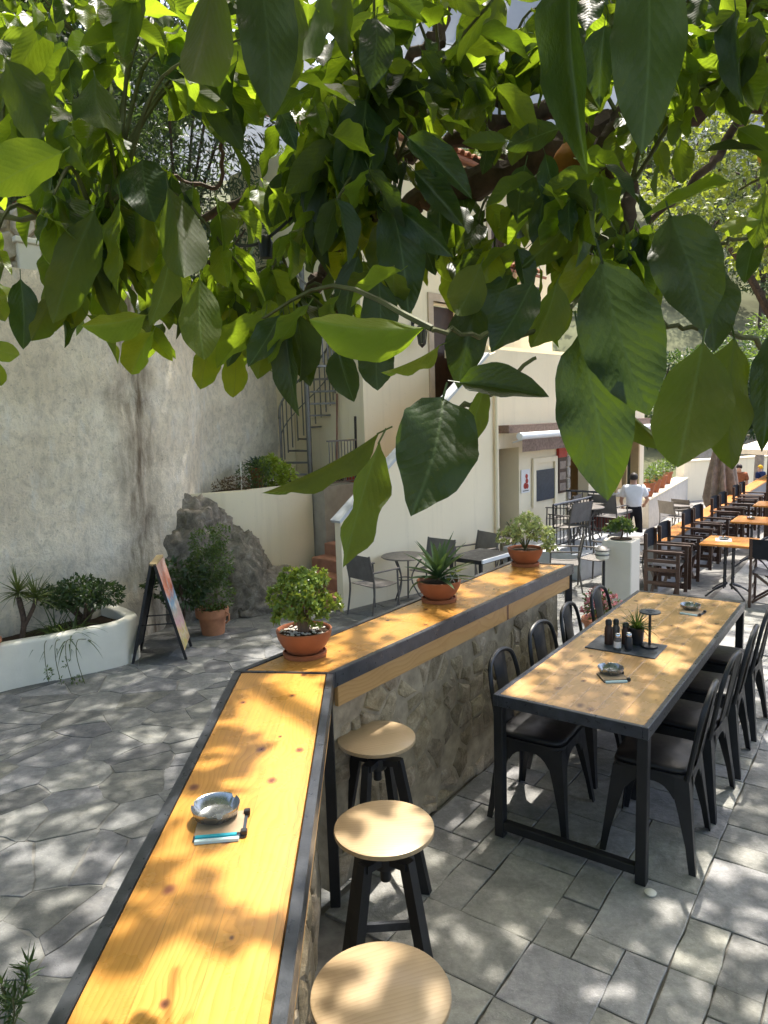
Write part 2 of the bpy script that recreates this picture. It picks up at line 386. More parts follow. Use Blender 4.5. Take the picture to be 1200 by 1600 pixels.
def plaster():
    t = NT('weathered grey plaster'); p = t.coord(); x, y, z = t.sep(p)
    base = t.ramp(t.noise(p, 1.1, 6, .62, .4), [(.28, (.68, .58, .45)), (.5, (.83, .73, .575)), (.72, (.88, .81, .69))])
    mott = t.noise(t.mapp(p, (1, 1, .7)), 11, 8, .75, .6)
    c = t.mix(t.mr(mott, .45, .66, 0, .62), base, (.42, .375, .31))
    lime = t.noise(t.mapp(p, (1, 1, .3)), 5.5, 5, .65)
    c = t.mix(t.mr(lime, .56, .72, 0, .6), c, (.76, .745, .71))
    streak = t.noise(t.mapp(p, (2.4, 2.4, .16)), 2.2, 5, .6)
    c = t.mix(t.mr(streak, .56, .80, 0, .35), c, (.30, .265, .215))
    # a brown run-off stain and the darker end of the wall, in the wall's own coordinates
    sx = t.math('ADD', x, t.math('MULTIPLY', t.math('SUBTRACT', t.noise(p, 1.6, 4), .5), .8))
    stain = t.mr(t.math('ABSOLUTE', t.math('SUBTRACT', sx, -2.2)), .03, .42, 1, 0)
    c = t.mix(t.math('MULTIPLY', stain, t.mr(t.noise(t.mapp(p, (3, 3, .6)), 3, 4), .3, .62, .1, 1)), c, (.17, .13, .09))
    dark_end = t.mr(sx, .35, 1.15, 0, .6)
    c = t.mix(t.math('MULTIPLY', dark_end, t.mr(lime, .3, .6, .3, 1)), c, (.30, .265, .215))
    low = t.mr(z, -.7, 1.2, .8, 0)
    c = t.mix(t.math('MULTIPLY', low, t.mr(t.noise(p, 2.2, 5, .6), .45, .66, 0, 1)), c, (.30, .28, .245))
    pit = t.noise(p, 38, 4, .7)
    c = t.mix(t.mr(pit, .60, .70, 0, .7), c, (.24, .21, .175))
    h = t.math('ADD', t.math('MULTIPLY', mott, 1.4), t.math('ADD', pit, t.math('MULTIPLY', t.noise(p, 3, 4), 1.5)))
    t.pbr(c, .92, .2, 0, t.bump(h, .75, .02)); return t.m
m_plaster = plaster()

m_leaf = leafmat('lemon leaf', (.012, .034, .008), (.055, .082, .018), (.31, .47, .018), .38, .42, hue=.40)
m_leaf_shaded = leafmat('shaded lemon leaf', (.011, .034, .011), (.034, .056, .015), (.17, .29, .012), .22, .46, hue=.35)  # dark, less translucent copy: shade put into the leaf colour
m_leaf_backlit = leafmat('backlit lemon leaf', (.036, .075, .010), (.090, .125, .024), (.46, .66, .03), .50, .42, hue=.35)  # bright copy: backlight put into colour and translucency
m_leaf_s = leafmat('lemon leaf mass', (.025, .062, .014), (.10, .14, .035), (.34, .50, .02), .42, .4, uv=False)
m_jade = leafmat('jade leaf', (.13, .20, .035), (.16, .24, .05), (.36, .46, .05), .25, .35, uv=False)
m_varieg = leafmat('variegated leaf', (.30, .36, .14), (.34, .40, .20), (.42, .48, .15), .28, .5, uv=False, hue=.45)
m_agave = leafmat('agave leaf', (.045, .10, .05), (.07, .14, .06), (.20, .33, .06), .15, .45, uv=False)
m_shrub = leafmat('dark shrub leaf', (.022, .05, .017), (.045, .075, .03), (.10, .18, .02), .25, .5, uv=False)
m_shrub2 = leafmat('mid green leaf', (.045, .085, .022), (.07, .11, .04), (.18, .28, .03), .3, .5, uv=False)
m_yuc = leafmat('yucca leaf', (.09, .125, .03), (.12, .16, .05), (.25, .32, .05), .25, .45, uv=False)
m_lime = leafmat('lime green leaf', (.26, .34, .035), (.3, .38, .06), (.45, .55, .04), .35, .5, uv=False)
m_olean = leafmat('oleander leaf', (.045, .065, .045), (.10, .125, .09), (.12, .20, .04), .25, .32, uv=False)
m_plane = leafmat('plane tree leaf', (.06, .10, .02), (.10, .135, .04), (.30, .37, .03), .40, .5, uv=False)
m_pine = leafmat('hill foliage', (.055, .082, .028), (.08, .105, .045), (.15, .20, .045), .25, .7, uv=False, hue=.5)
m_grape = leafmat('shade tree leaf', (.06, .10, .025), (.10, .14, .05), (.30, .42, .03), .35, .5, uv=False)

# ------------------------------------------------------------------ places
A_ = Vector((.583, .8124, 0)); B_ = Vector((.8124, -.583, 0))      # along the table, across it
def st(s, t_, z=0.0): return A_*s + B_*t_ + Vector((0, 0, z))
YAW = math.atan2(A_.y, A_.x)                                        # local x along A_; local y = -B_
P0 = Vector((-.68, 9.83, 0)); D_ = Vector((.682, .731, 0)); N_ = Vector((.731, -.682, 0))
BROT = math.atan2(.731, .682)
def bl(x, y, z=0.0): return P0 + D_*x - N_*y + Vector((0, 0, z))   # along the house front, back from it
def street_z(x, y):
    if y < 4: return -.40
    if y < 10: return -.40-.18*(y-4)/6
    if y < 21: return -.58-.72*(y-10)/11
    return -1.30
def ter_z(s):
    if s < 5.7: return 0.0
    if s < 8.0: return -.41*(s-5.7)/2.3
    return -.41

def clip(poly, px, py, nx, ny):
    """keep the side where (p-(px,py)).n <= 0"""
    out = []
    for i in range(len(poly)):
        a, b = poly[i], poly[(i+1) % len(poly)]
        da = (a[0]-px)*nx+(a[1]-py)*ny; db = (b[0]-px)*nx+(b[1]-py)*ny
        if da <= 0: out.append(a)
        if da*db < 0:
            k = da/(da-db); out.append((a[0]+(b[0]-a[0])*k, a[1]+(b[1]-a[1])*k))
    return out
def voronoi(x0, x1, y0, y1, cell, jit, rng, keep=None, asp=1.0):
    nx, ny = int((x1-x0)/(cell*asp))+1, int((y1-y0)/cell)+1; S = {}
    for i in range(-1, nx+1):
        for j in range(-1, ny+1):
            S[i, j] = (x0+(i+.5+.5*(j % 2)+rng.uniform(-jit, jit))*cell*asp, y0+(j+.5+rng.uniform(-jit, jit))*cell)
    res = []
    for (i, j), p in S.items():
        if not (x0 <= p[0] <= x1 and y0 <= p[1] <= y1) or (keep and not keep(*p)): continue
        R = cell*3*max(asp, 1); poly = [(p[0]-R, p[1]-R), (p[0]+R, p[1]-R), (p[0]+R, p[1]+R), (p[0]-R, p[1]+R)]
        for di in (-3, -2, -1, 0, 1, 2, 3):
            for dj in (-2, -1, 0, 1, 2):
                q = S.get((i+di, j+dj))
                if q is None or (di == 0 and dj == 0): continue
                poly = clip(poly, (p[0]+q[0])/2, (p[1]+q[1])/2, q[0]-p[0], q[1]-p[1])
        res.append((p, poly))
    return res
def inset(poly, g):
    out = poly
    n = len(poly)
    for i in range(n):
        a, b = poly[i], poly[(i+1) % n]; ex, ey = b[0]-a[0], b[1]-a[1]; L = math.hypot(ex, ey)
        if L < 1e-6: continue
        nx, ny = ey/L, -ex/L
        out = clip(out, a[0]-nx*g, a[1]-ny*g, nx, ny)
        if len(out) < 3: return None
    return out
def rough_edge(poly, step, jit, rng):
    out = []
    n = len(poly)
    for i in range(n):
        a, b = poly[i], poly[(i+1) % n]; L = math.hypot(b[0]-a[0], b[1]-a[1]); k = max(1, min(5, int(L/step)))
        for q in range(k):
            t = q/k; j = jit if q else jit*.6
            out.append((a[0]+(b[0]-a[0])*t+rng.uniform(-j, j), a[1]+(b[1]-a[1])*t+rng.uniform(-j, j)))
    return out
def slab_stone(poly, zf, th, rng, bev=.006, tilt=.004, ins=True):
    """one paving stone: rough outline, chamfered rim, slightly tilted top; coordinates in the plane's own frame"""
    cx = sum(p[0] for p in poly)/len(poly); cy = sum(p[1] for p in poly)/len(poly)
    tx, ty = rng.uniform(-tilt, tilt), rng.uniform(-tilt, tilt); dz = rng.uniform(-.002, .002)
    n = len(poly); mb = MB(); vs = []
    for p in poly: vs.append((p[0], p[1], zf(*p)-th))
    for p in poly: vs.append((p[0], p[1], zf(*p)-bev*.7+dz+tx*(p[0]-cx)+ty*(p[1]-cy)))
    for p in poly:
        d = math.hypot(p[0]-cx, p[1]-cy) or 1; k = max(0, 1-bev*1.4/d)
        x, y = cx+(p[0]-cx)*k, cy+(p[1]-cy)*k
        vs.append((x, y, zf(x, y)+dz+tx*(x-cx)+ty*(y-cy)))
    fs = []
    for a in (0, n):
        for i in range(n): fs.append((a+i, a+(i+1) % n, a+n+(i+1) % n, a+n+i))
    fs.append(tuple(2*n+i for i in range(n)))
    mb.add(vs, fs); return mb

# ================================================================== SETTING
# ground: one sheet to the horizon, hill rising behind on the right
def gz(x, y):
    r = math.hypot(x, y)
    h = -1.75
    if y > 28: h += min(1, (y-28)/40)*(6+5*math.sin(x*.05+1)) + max(0, (y-40))*.42*max(0, 1-max(0, y-160)/200)
    if x < -14: h += (-14-x)*.15
    return h
mb = MB(); xs = [-400,-200,-100,-60,-40,-25,-14,-7,0,7,14,20,27,35,45,60,80,110,160,260,420]; ys = [-300,-100,-30,-8,0,8,16,22,28,34,42,52,64,80,100,130,170,230,320,500,800]
mb.v = [(x, y, gz(x, y)) for y in ys for x in xs]; n_ = len(xs)
mb.f = [(j*n_+i, j*n_+i+1, (j+1)*n_+i+1, (j+1)*n_+i) for j in range(len(ys)-1) for i in range(n_-1)]
tag(mb.build('ground', m_grass, smooth=True, angle=None), kind='structure')

# street: bedding sheet with crazy paving stones on it
mb = MB()
sxs = [-9+1.0*i for i in range(25)]; sys_ = [-1+1.0*i for i in range(32)]
mb.v = [(x, y, street_z(x, y)-.006) for y in sys_ for x in sxs]; n_ = len(sxs)
mb.f = [(j*n_+i, j*n_+i+1, (j+1)*n_+i+1, (j+1)*n_+i) for j in range(len(sys_)-1) for i in range(n_-1)]
street = tag(mb.build('street', m_joint), kind='structure')
def on_street(x, y):
    p = Vector((x, y, 0)); q = p-P0
    lx, ly = q.dot(D_), -q.dot(N_)
    if ly > 1.2: return False
    if x > -.36 and y < 3.2: return False
    s, t = p.dot(A_), p.dot(B_)
    if s > 1.5 and t > -2.05: return False
    return True
rng = random.Random(5)
cells = []
for p, poly in voronoi(-6.5, 5.5, .3, 14.5, .31, .68, rng, on_street, 1.25):
    X, Y, Z = proj((p[0], p[1], street_z(*p)))
    if Z < .3 or X < -160 or X > 1360 or Y > 1760: continue
    q = inset(poly, .002+rng.random()*.005)
    if not q: continue
    cells.append((Z, q))
cells.sort(key=lambda c: c[0]); mass = MB()
for i, (Z, q) in enumerate(cells):
    q = rough_edge(q, .09 if Z < 6 else .3, .012, rng)
    s_ = slab_stone(q, lambda x, y: street_z(x, y), .03, rng, .003, .008)
    if i < 295: s_.build('paving_stone', m_crazy, street)
    else: mass.add(s_.v, s_.f)
if mass.v: tag(mass.build('paving_stone', m_crazy, street), kind='stuff')

# terrace: slab with ashlar flagstones
mb = MB()
ss = [-1.2, .2, 1.2, 2.2, 3.4, 4.6, 5.7, 6.2, 6.8, 7.4, 8.0, 9.5, 12, 16, 20, 27]
def tmin(s): return -1.97
for s in ss:
    for t_, dz in ((tmin(s), -1.6), (tmin(s), -.016), (-1.2, -.016), (0, -.016), (2, -.016), (5, -.016), (9, -.016), (16, -.016)):
        p = st(s, t_, ter_z(s)+dz); mb.v.append(tuple(p))
for i in range(len(ss)-1):
    for j in range(7): a = i*8+j; mb.f.append((a, a+1, a+9, a+8))
terrace = tag(mb.build('terrace_floor', m_grout), kind='structure')
rng = random.Random(12); U = .205; occ = set(); stones = []
shapes = [(3,2),(2,3),(2,2),(2,2),(3,3),(2,1),(1,2),(3,2),(2,1),(1,2),(2,2),(1,1)]
def lay(s0, s1, t0, t1, U):
    occ = set(); ns, ntt = int((s1-s0)/U), int((t1-t0)/U)
    for i in range(ns):
        for j in range(ntt):
            if (i, j) in occ: continue
            sh = shapes[:]; rng.shuffle(sh)
            for a, b in sh+[(1,1)]:
                if all((i+k, j+l) not in occ for k in range(a) for l in range(b)) and i+a <= ns and j+b <= ntt:
                    for k in range(a):
                        for l in range(b): occ.add((i+k, j+l))
                    yield (s0+i*U, s0+(i+a)*U, t0+j*U, t0+(j+b)*U); break
for (S0, S1, T0, T1, U_) in ((.0, 8.0, -1.93, 4.4, .165), (8.0, 15.2, -1.9, 6.2, .36)):
    for r in lay(S0, S1, T0, T1, U_):
        c = st((r[0]+r[1])/2, (r[2]+r[3])/2, ter_z((r[0]+r[1])/2)); X, Y, Z = proj(c)
        if Z < .3 or X < 380 or X > 1400 or Y > 1800 or c.x < -.15: continue
        stones.append((Z, r))
stones.sort(key=lambda c: c[0]); mass = MB()
for i, (Z, (s0, s1, t0, t1)) in enumerate(stones):
    g = .003
    q = [(s0+g, t0+g), (s1-g, t0+g), (s1-g, t1-g), (s0+g, t1-g)]
    q = rough_edge(q, .10 if Z < 5 else .4, .005, rng)
    s_ = slab_stone(q, lambda s, t: ter_z(s), .02, rng, .0035, .005)
    s_.v = [tuple(st(v[0], v[1], v[2])) for v in s_.v]; s_.f = [f[::-1] for f in s_.f]
    if i < 297: s_.build('flagstone', m_flag, terrace)
    else: mass.add(s_.v, s_.f)
if mass.v: tag(mass.build('flagstone', m_flag, terrace), kind='stuff')

# ------------------------------------------------------------------ old retaining wall with rock at its foot
def disp(p, sc, amp, oct_=4): return mnoise.fractal(Vector(p)*sc, .6, 2.0, oct_)*amp
wallT = thing('retaining_wall', 'tall weathered grey plaster retaining wall behind the left planter', 'wall', bl(0,0), BROT)
path = bez([(-9.5, .95), (-6, 1.05), (-3.4, 1.1), (-2.2, 1.2), (-1.3, 1.65), (-.4, 2.35), (.5, 2.72), (1.36, 2.86)], 6)
mb = MB(); NP = len(path)-1; NZ = 26
def wpt(u, v):
    f = u*NP; i = min(int(f), NP-1); p = path[i].lerp(path[i+1], f-i); z = -1.0+v*4.85
    b = disp((p.x, p.y, z), .8, .05)+disp((p.x, p.y, z+9), 3.2, .022)
    return (p.x, p.y-b, z)
mb.grid(wpt, 96, 60)
top0 = 60*97
mb.add([(wpt(i/96, 1)[0], wpt(i/96, 1)[1]+.5, 3.85) for i in range(97)], [])
o = 61*97
mb.f += [(top0+i, top0+i+1, o+i+1, o+i) for i in range(96)]; mb.mi += [0]*96
e = [j*97+96 for j in range(61)]; p = wpt(1, 0)
mb.add([(p[0]+.02, p[1]+1.6, -1.0), (p[0]+.02, p[1]+1.6, 3.85)], []); k = len(mb.v)
mb.f.append(tuple(e+[k-1, k-2])); mb.mi.append(0)
mb.build('wall_face', m_plaster, wallT, smooth=True, angle=60)

rock = thing('rock_outcrop', 'grey limestone rock bulging from the foot of the plaster wall', 'rock', bl(-1.1, 1.4, -.5), BROT)
def boulder(c, r, seed, nm):
    bm = bmesh.new(); bmesh.ops.create_icosphere(bm, subdivisions=5, radius=1)
    for v in bm.verts:
        d = v.co.normalized()
        ridg = 1-abs(mnoise.noise(Vector((d.x*2.2+seed, d.y*2.2, d.z*3.0))))*1.5
        k = 1+.17*disp(d*1.0+Vector((seed, 0, 0)), 1.4, 1, 2)+.07*ridg+.10*disp(d+Vector((0, seed, 0)), 4.5, 1, 6)-.07*max(0, .12-abs(mnoise.noise(d*3.1+Vector((seed, 3, 1)))))/.12
        v.co = Vector((c[0]+d.x*r[0]*k, c[1]+d.y*r[1]*k, c[2]+d.z*r[2]*k))
    mb = MB().bm(bm); mb.build(nm, m_rock, rock, smooth=True, angle=70)
boulder((-.22, .26, .74), (.72, .48, .84), 3.1, 'boulder')
boulder((.28, .0, .25), (.60, .55, .80), 7.7, 'boulder')
boulder((-.80, .22, .25), (.72, .36, .95), 5.2, 'boulder')
boulder((.72, -.18, .0), (.80, .50, .46), 9.4, 'boulder')

# ------------------------------------------------------------------ low white planter on the left
def ribbon_wall(mb, path, th, z0, z1, bevel=.03):
    """rounded low wall along a path (xy), outside on the right of its direction"""
    n = len(path)
    sec = [(0, z0), (0, z1-bevel), (bevel*.3, z1-bevel*.3), (bevel, z1), (th-bevel, z1), (th-bevel*.3, z1-bevel*.3), (th, z1-bevel), (th, z0)]
    m = len(sec); vs = []
    for i in range(n):
        d = (Vector(path[min(i+1, n-1)])-Vector(path[max(i-1, 0)])).normalized(); nn = Vector((-d.y, d.x, 0))
        for w_, z in sec:
            p = Vector(path[i])+nn*w_; b = disp((p.x, p.y, z), 2.5, .012)
            vs.append((p.x+nn.x*b, p.y+nn.y*b, z+b*.4))
    fs = [(i*m+k, (i+1)*m+k, (i+1)*m+k+1, i*m+k+1) for i in range(n-1) for k in range(m-1)]
    fs += [tuple(range(m)), tuple((n-1)*m+k for k in range(m))[::-1]]
    mb.add(vs, fs)
pl = thing('planter_bed', 'low whitewashed curved planter bed below the plaster wall', 'planter', bl(-4, .5, -.5), BROT)
off = Vector((4, -.5, .5))
pp = [q+Vector((off.x, off.y, 0)) for q in bez([(-9, .30), (-6, .32), (-4.4, .36), (-3.7, .24), (-3.15, .17), (-2.88, .28), (-2.78, .55), (-2.75, 1.1)], 6)]
mb = MB(); ribbon_wall(mb, pp, .15, -.3, .48); mb.build('planter_wall', m_white, pl, smooth=True, angle=50)
mb = MB(); mb.grid(lambda u, v: (-5+u*6.15, -.1+v*.8, .36+disp((u*9, v*3, 0), 2, .03)), 40, 6); mb.build('soil', m_soil, pl, smooth=True)

# ------------------------------------------------------------------ foliage helpers (numpy leaf masses)
def leaf_mass(P, Dv, Nv, L, W, name, mat, parent=None, fold=.25, tone=None):
    """many small folded leaves as one mesh: base points P, directions Dv, normals Nv, lengths L, widths W"""
    n = len(P); Dv = Dv/np.linalg.norm(Dv, axis=1, keepdims=True)
    S = np.cross(Dv, Nv); S /= np.linalg.norm(S, axis=1, keepdims=True)+1e-9; Nn = np.cross(S, Dv)
    L = L[:, None]; W = W[:, None]
    v = np.empty((n, 6, 3)); v[:, 0] = P; v[:, 1] = P+Dv*L*.42+S*W*.5+Nn*W*fold; v[:, 2] = P+Dv*L-Nn*L*.10
    v[:, 3] = P+Dv*L*.42-S*W*.5+Nn*W*fold; v[:, 4] = P+Dv*L*.45; v[:, 5] = P+Dv*L*.78-Nn*L*.03
    idx = np.arange(n)[:, None]*6
    tri = np.concatenate([idx+np.array(q) for q in ([0,1,4],[1,5,4],[1,2,5],[0,4,3],[4,5,3],[5,2,3])], axis=0)
    me = bpy.data.meshes.new(name); nf = len(tri)
    me.vertices.add(n*6); me.vertices.foreach_set('co', v.reshape(-1).astype(np.float32))
    me.loops.add(nf*3); me.loops.foreach_set('vertex_index', tri.reshape(-1).astype(np.int32))
    me.polygons.add(nf); me.polygons.foreach_set('loop_start', np.arange(0, nf*3, 3, dtype=np.int32))
    me.polygons.foreach_set('use_smooth', np.ones(nf, dtype=bool))
    at_ = me.attributes.new('tone', 'FLOAT', 'POINT')
    t = RNG.random(n) if tone is None else tone
    at_.data.foreach_set('value', np.repeat(t, 6).astype(np.float32))
    me.materials.append(mat); me.update(calc_edges=True); me.validate()
    return linkmesh(name, me, parent)
def unit(n):
    v = RNG.normal(size=(n, 3)); return v/np.linalg.norm(v, axis=1, keepdims=True)
def blob_leaves(clumps, n, L, name, mat, parent=None, W=.5, shell=.55, droop=0.0, out=.7):
    """leaves spread through the volume of several ellipsoid clumps (cx,cy,cz,rx,ry,rz)"""
    cl = np.array(clumps, float); wgt = cl[:, 3]*cl[:, 4]*cl[:, 5]; wgt = wgt**.7; k = RNG.choice(len(cl), n, p=wgt/wgt.sum())
    u = unit(n); r = (shell+(1-shell)*RNG.random(n)**.6)[:, None]
    P = cl[k, :3]+u*r*cl[k, 3:]
    Dv = u*out+unit(n)*.7; Dv[:, 2] -= droop
    Nv = unit(n)+np.array([0, 0, .9])
    return leaf_mass(P, Dv, Nv, L*RNG.uniform(.7, 1.25, n), L*W*RNG.uniform(.7, 1.2, n), name, mat, parent)
def strap_leaf(mb, base, dirv, L, w, droop, n=7, up=Vector((0,0,1)), taper=1.0):
    """a long arching blade"""
    d = Vector(dirv).normalized(); s = d.cross(up); s = s.normalized() if s.length > .05 else Vector((1,0,0)); vs = []; p = Vector(base)
    for i in range(n+1):
        t = i/n; wd = w*(1-t**(1.6*taper))*(.55+.45*min(1, t*4))
        nn = s.cross(d)
        vs += [p+s*wd/2+nn*wd*.25, p-nn*0.0, p-s*wd/2+nn*wd*.25]
        d = (d+Vector((0,0,-droop/n))).normalized(); p = p+d*L/n
    fs = []
    for i in range(n):
        a = i*3; fs += [(a, a+1, a+4, a+3), (a+1, a+2, a+5, a+4)]
    mb.add(vs, fs)

# plants in the low planter (coordinates along the house front)
def bt(x, y, z): return bl(x, y, z)
yuc = thing('yucca_plant', 'slim yucca with two spiky heads in the left end of the white planter', 'plant', bt(-4.02, .62, -.14))
mb = MB(); mb.tube(bez([(0,0,0), (.05,.02,.25), (.02,.02,.52)], 4), [.03]*8+[.025], 8); mb.tube(bez([(.05,.02,.2), (.16,.03,.4), (.20,.02,.50)], 4), .022, 8); mb.build('trunk', m_bark, yuc, True)
for c in ((.02, .02, .56), (.20, .02, .50)):
    mb = MB()
    for k in range(58):
        az = random.uniform(0, 2*PI); el = random.uniform(-.5, 1.45); strap_leaf(mb, c, (math.cos(az)*math.cos(el), math.sin(az)*math.cos(el), math.sin(el)), random.uniform(.22, .36), .022, random.uniform(.2, .9))
    mb.build('rosette', m_yuc, yuc, True)
fern = thing('spider_plant', 'green spider plant spilling over the white planter rim', 'plant', bt(-3.62, .48, -.12))
mb = MB()
for k in range(120):
    az = random.uniform(0, 2*PI); el = random.uniform(.25, 1.35); strap_leaf(mb, (random.uniform(-.14, .14), random.uniform(-.1, .1), 0), (math.cos(az)*math.cos(el), math.sin(az)*math.cos(el)-.12, math.sin(el)), random.uniform(.28, .55), .02, random.uniform(.9, 2.0), 8)
mb.build('blades', m_shrub2, fern, True)
mb = MB()
for k in range(4):
    x0 = -.05+.11*k; mb.tube(bez([(x0, -.1, .0), (x0+.02, -.36, .06), (x0+.03, -.42, -.12), (x0+.05+.02*k, -.43, -.34-.04*k)], 6), .004, 5)
mb.build('runner', m_twig, fern, True)
cl = [(.0, -.42, -.25, .04, .04, .06), (.12, -.43, -.35, .03, .03, .05), (.30, -.44, -.38, .07, .05, .12), (.2, -.43, -.15, .03, .03, .04)]
blob_leaves(cl, 130, .04, 'plantlet', m_shrub2, fern, .4)
bush = thing('round_shrub', 'dark leafy flat topped shrub in the right end of the white planter', 'shrub', bt(-3.28, .72, -.14))
mb = MB()
for a in range(5):
    t = a*1.3; mb.tube(bez([(0,0,0), (.05*math.cos(t), .05*math.sin(t), .12), (.2*math.cos(t), .16*math.sin(t), .3)], 4), [.035]*5+[.02]*4, 6)
mb.build('stem', m_bark, bush, True)
cl = [(.28*math.cos(a), .2*math.sin(a), .36+.06*random.random(), .2, .17, .13) for a in np.linspace(0, 6.28, 8)[:-1]]+[(0, 0, .46, .22, .2, .14)]
blob_leaves(cl, 1500, .062, 'foliage', m_shrub, bush, .55)
po = thing('terracotta_trough', 'terracotta pot standing at the left end of the white planter', 'flower pot', bt(-4.42, .42, -.14))
mb = MB(); mb.lathe([(.11, 0), (.14, .17), (.155, .17), (.155, .205), (.135, .205), (.13, .16)], 24); mb.build('pot', m_terra2, po, True)
strap = MB()
for k in range(9): strap_leaf(strap, (0,0,.16), (random.uniform(-.5,.5), random.uniform(-.5,.5), 1), .22, .03, .6)
strap.build('leaf', m_shrub, po, True)

# dark green plant on the rock and the bushy plant in its pot
rp = thing('rock_shrub', 'dark broad leaved shrub growing on the rock behind the sign board', 'shrub', bt(-2.12, .62, -.55))
mb = MB(); mb.tube(bez([(0,0,0), (.05,0,.4), (.0,.0,.75)], 4), .018, 6); mb.build('stem', m_bark, rp, True)
blob_leaves([(0,0,.85,.34,.22,.16), (-.2,0,.7,.22,.2,.15), (.2,.05,.72,.2,.2,.18), (.05,-.05,.55,.25,.15,.12)], 520, .10, 'foliage', m_shrub, rp, .5)
rp = thing('potted_bush', 'tall bushy green plant in a terracotta pot at the foot of the rock', 'potted plant', bt(-1.74, .50, -.575))
mb = MB(); mb.lathe([(.135, 0), (.175, .26), (.205, .262), (.21, .30), (.21, .365), (.19, .37), (.18, .30), (.12, .29)], 28); mb.build('pot', m_terra2, rp, True)
mb = MB(); mb.tube([(.19, -.08, .33), (.235, -.09, .30), (.23, -.09, .22), (.185, -.08, .18)], .012, 6); mb.build('handle', m_terra2, rp, True)
mb = MB(); mb.lathe([(.0, .31), (.18, .31)], 20); mb.build('soil', m_soil, rp)
blob_leaves([(0,0,.55,.3,.26,.25), (-.05,.05,.85,.26,.24,.28), (.1,0,.95,.22,.2,.22), (-.03,.02,1.2,.2,.18,.2), (.16,.05,1.3,.12,.12,.14)], 2600, .055, 'foliage', m_shrub2, rp, .4)

# ------------------------------------------------------------------ cream raised planter wall with plants on top
cp = thing('raised_planter', 'curved cream painted planter wall between the rock and the steps', 'planter', bl(-.28, 1.58, -.5), BROT)
mb = MB()
pp = bez([(-1.3, .35), (-.8, .10), (-.2, -.08), (.4, -.13), (.9, -.12), (1.22, -.05)], 6)
mb2 = [(q.x, q.y) for q in pp]; m_ = len(mb2)
vs = []
for i, (x, y) in enumerate(mb2):
    vs += [(x, y, -.35), (x, y, 1.62+.012*math.sin(x*5)), (x, y+.13, 1.62), (x, y+.13, 1.45)]
vs += [(1.22, .95, -.35), (1.22, .95, 1.62), (1.09, .95, 1.62), (1.09, .95, 1.45)]
n_ = m_+1
mb.add(vs, [(i*4+k, (i+1)*4+k, (i+1)*4+k+1, i*4+k+1) for i in range(n_-1) for k in range(3)])
mb.build('wall_face', m_cream, cp, smooth=True, angle=40)
mb = MB(); mb.grid(lambda u, v: (-1.2+2.3*u, .05+.8*v+(.35*(1-u)**3), 1.56), 8, 3); mb.build('soil', m_soil, cp)
def plant_on(nm, label, x, y, z, cl, n, L, mat, W=.5, cat='plant'):
    t = thing(nm, label, cat, bl(x-.28, y-.42, z)); blob_leaves(cl, n, L, 'foliage', mat, t, W)
    mb = MB()
    for c in cl[:4]: mb.tube([(c[0]*.4, c[1]*.4, 0), (c[0], c[1], c[2])], .008, 5)
    mb.build('stem', m_twig, t, True); return t
plant_on('lime_shrub', 'bright lime green bush lit by the sun on the cream planter', .62, 2.14, 1.06, [(0,0,.26,.20,.14,.24), (.18,0,.2,.15,.12,.18), (-.08,.04,.42,.13,.1,.13)], 800, .075, m_lime, .6, 'shrub')
plant_on('grassy_shrub', 'feathery mid green plant beside the lime bush on the cream planter', .28, 2.12, 1.06, [(0,0,.26,.18,.12,.26), (-.18,0,.22,.16,.1,.22), (.1,0,.38,.1,.1,.14)], 900, .06, m_shrub2, .25)
plant_on('dry_shrub', 'brownish trailing plant at the rock end of the cream planter', -.12, 2.12, 1.05, [(0,0,.14,.22,.1,.14), (-.2,.0,.1,.18,.1,.12)], 560, .05, simple('dry leaf', (.16, .10, .05), .9), .35)
plant_on('small_shrub', 'small green plant at the right end of the cream planter', .98, 2.16, 1.06, [(0,0,.10,.12,.12,.10)], 220, .055, m_shrub2, .5)
t = thing('potted_succulent', 'dark bluish succulent in a small terracotta pot high on the cream planter', 'potted plant', bl(.34, 2.16, 1.06))
mb = MB(); mb.lathe([(.09, 0), (.11, .26), (.14, .27), (.14, .33), (.12, .33), (.11, .28)], 20); mb.build('pot', m_terra, t, True)
mb = MB()
for k in range(60):
    az = random.uniform(0, 2*PI); el = random.uniform(-.1, 1.4); strap_leaf(mb, (0,0,.32), (math.cos(az)*math.cos(el), math.sin(az)*math.cos(el), math.sin(el)), random.uniform(.16, .30), .055, .5, 5)
mb.build('leaf', simple('blue green succulent', (.03, .065, .06), .6), t, True)
t = thing('plant_stake', 'thin white stake standing in the cream planter', 'stake', bl(-.36, 1.64, 1.05)); mb = MB(); mb.tube([(0,0,0), (.01,0,.48)], .009, 6); mb.build('rod', m_white, t)

# ------------------------------------------------------------------ house
house = thing('house', 'cream two storey house with outside stairs and a tiled roof', 'house', bl(0,0,-.7), BROT)
HZ = .7                                                             # local z = world z + HZ
def wall_with_holes(mb, x0, x1, z0, z1, y0, y1, holes):
    """wall slab in the xz plane between y0 (front) and y1, with rectangular openings (x0,x1,z0,z1)"""
    xs = sorted({x0, x1, *[h[0] for h in holes], *[h[1] for h in holes]}); zs = sorted({z0, z1, *[h[2] for h in holes], *[h[3] for h in holes]})
    for i in range(len(xs)-1):
        for j in range(len(zs)-1):
            cx, cz = (xs[i]+xs[i+1])/2, (zs[j]+zs[j+1])/2
            if any(h[0] < cx < h[1] and h[2] < cz < h[3] for h in holes): continue
            mb.box(xs[i], xs[i+1], y0, y1, zs[j], zs[j+1])
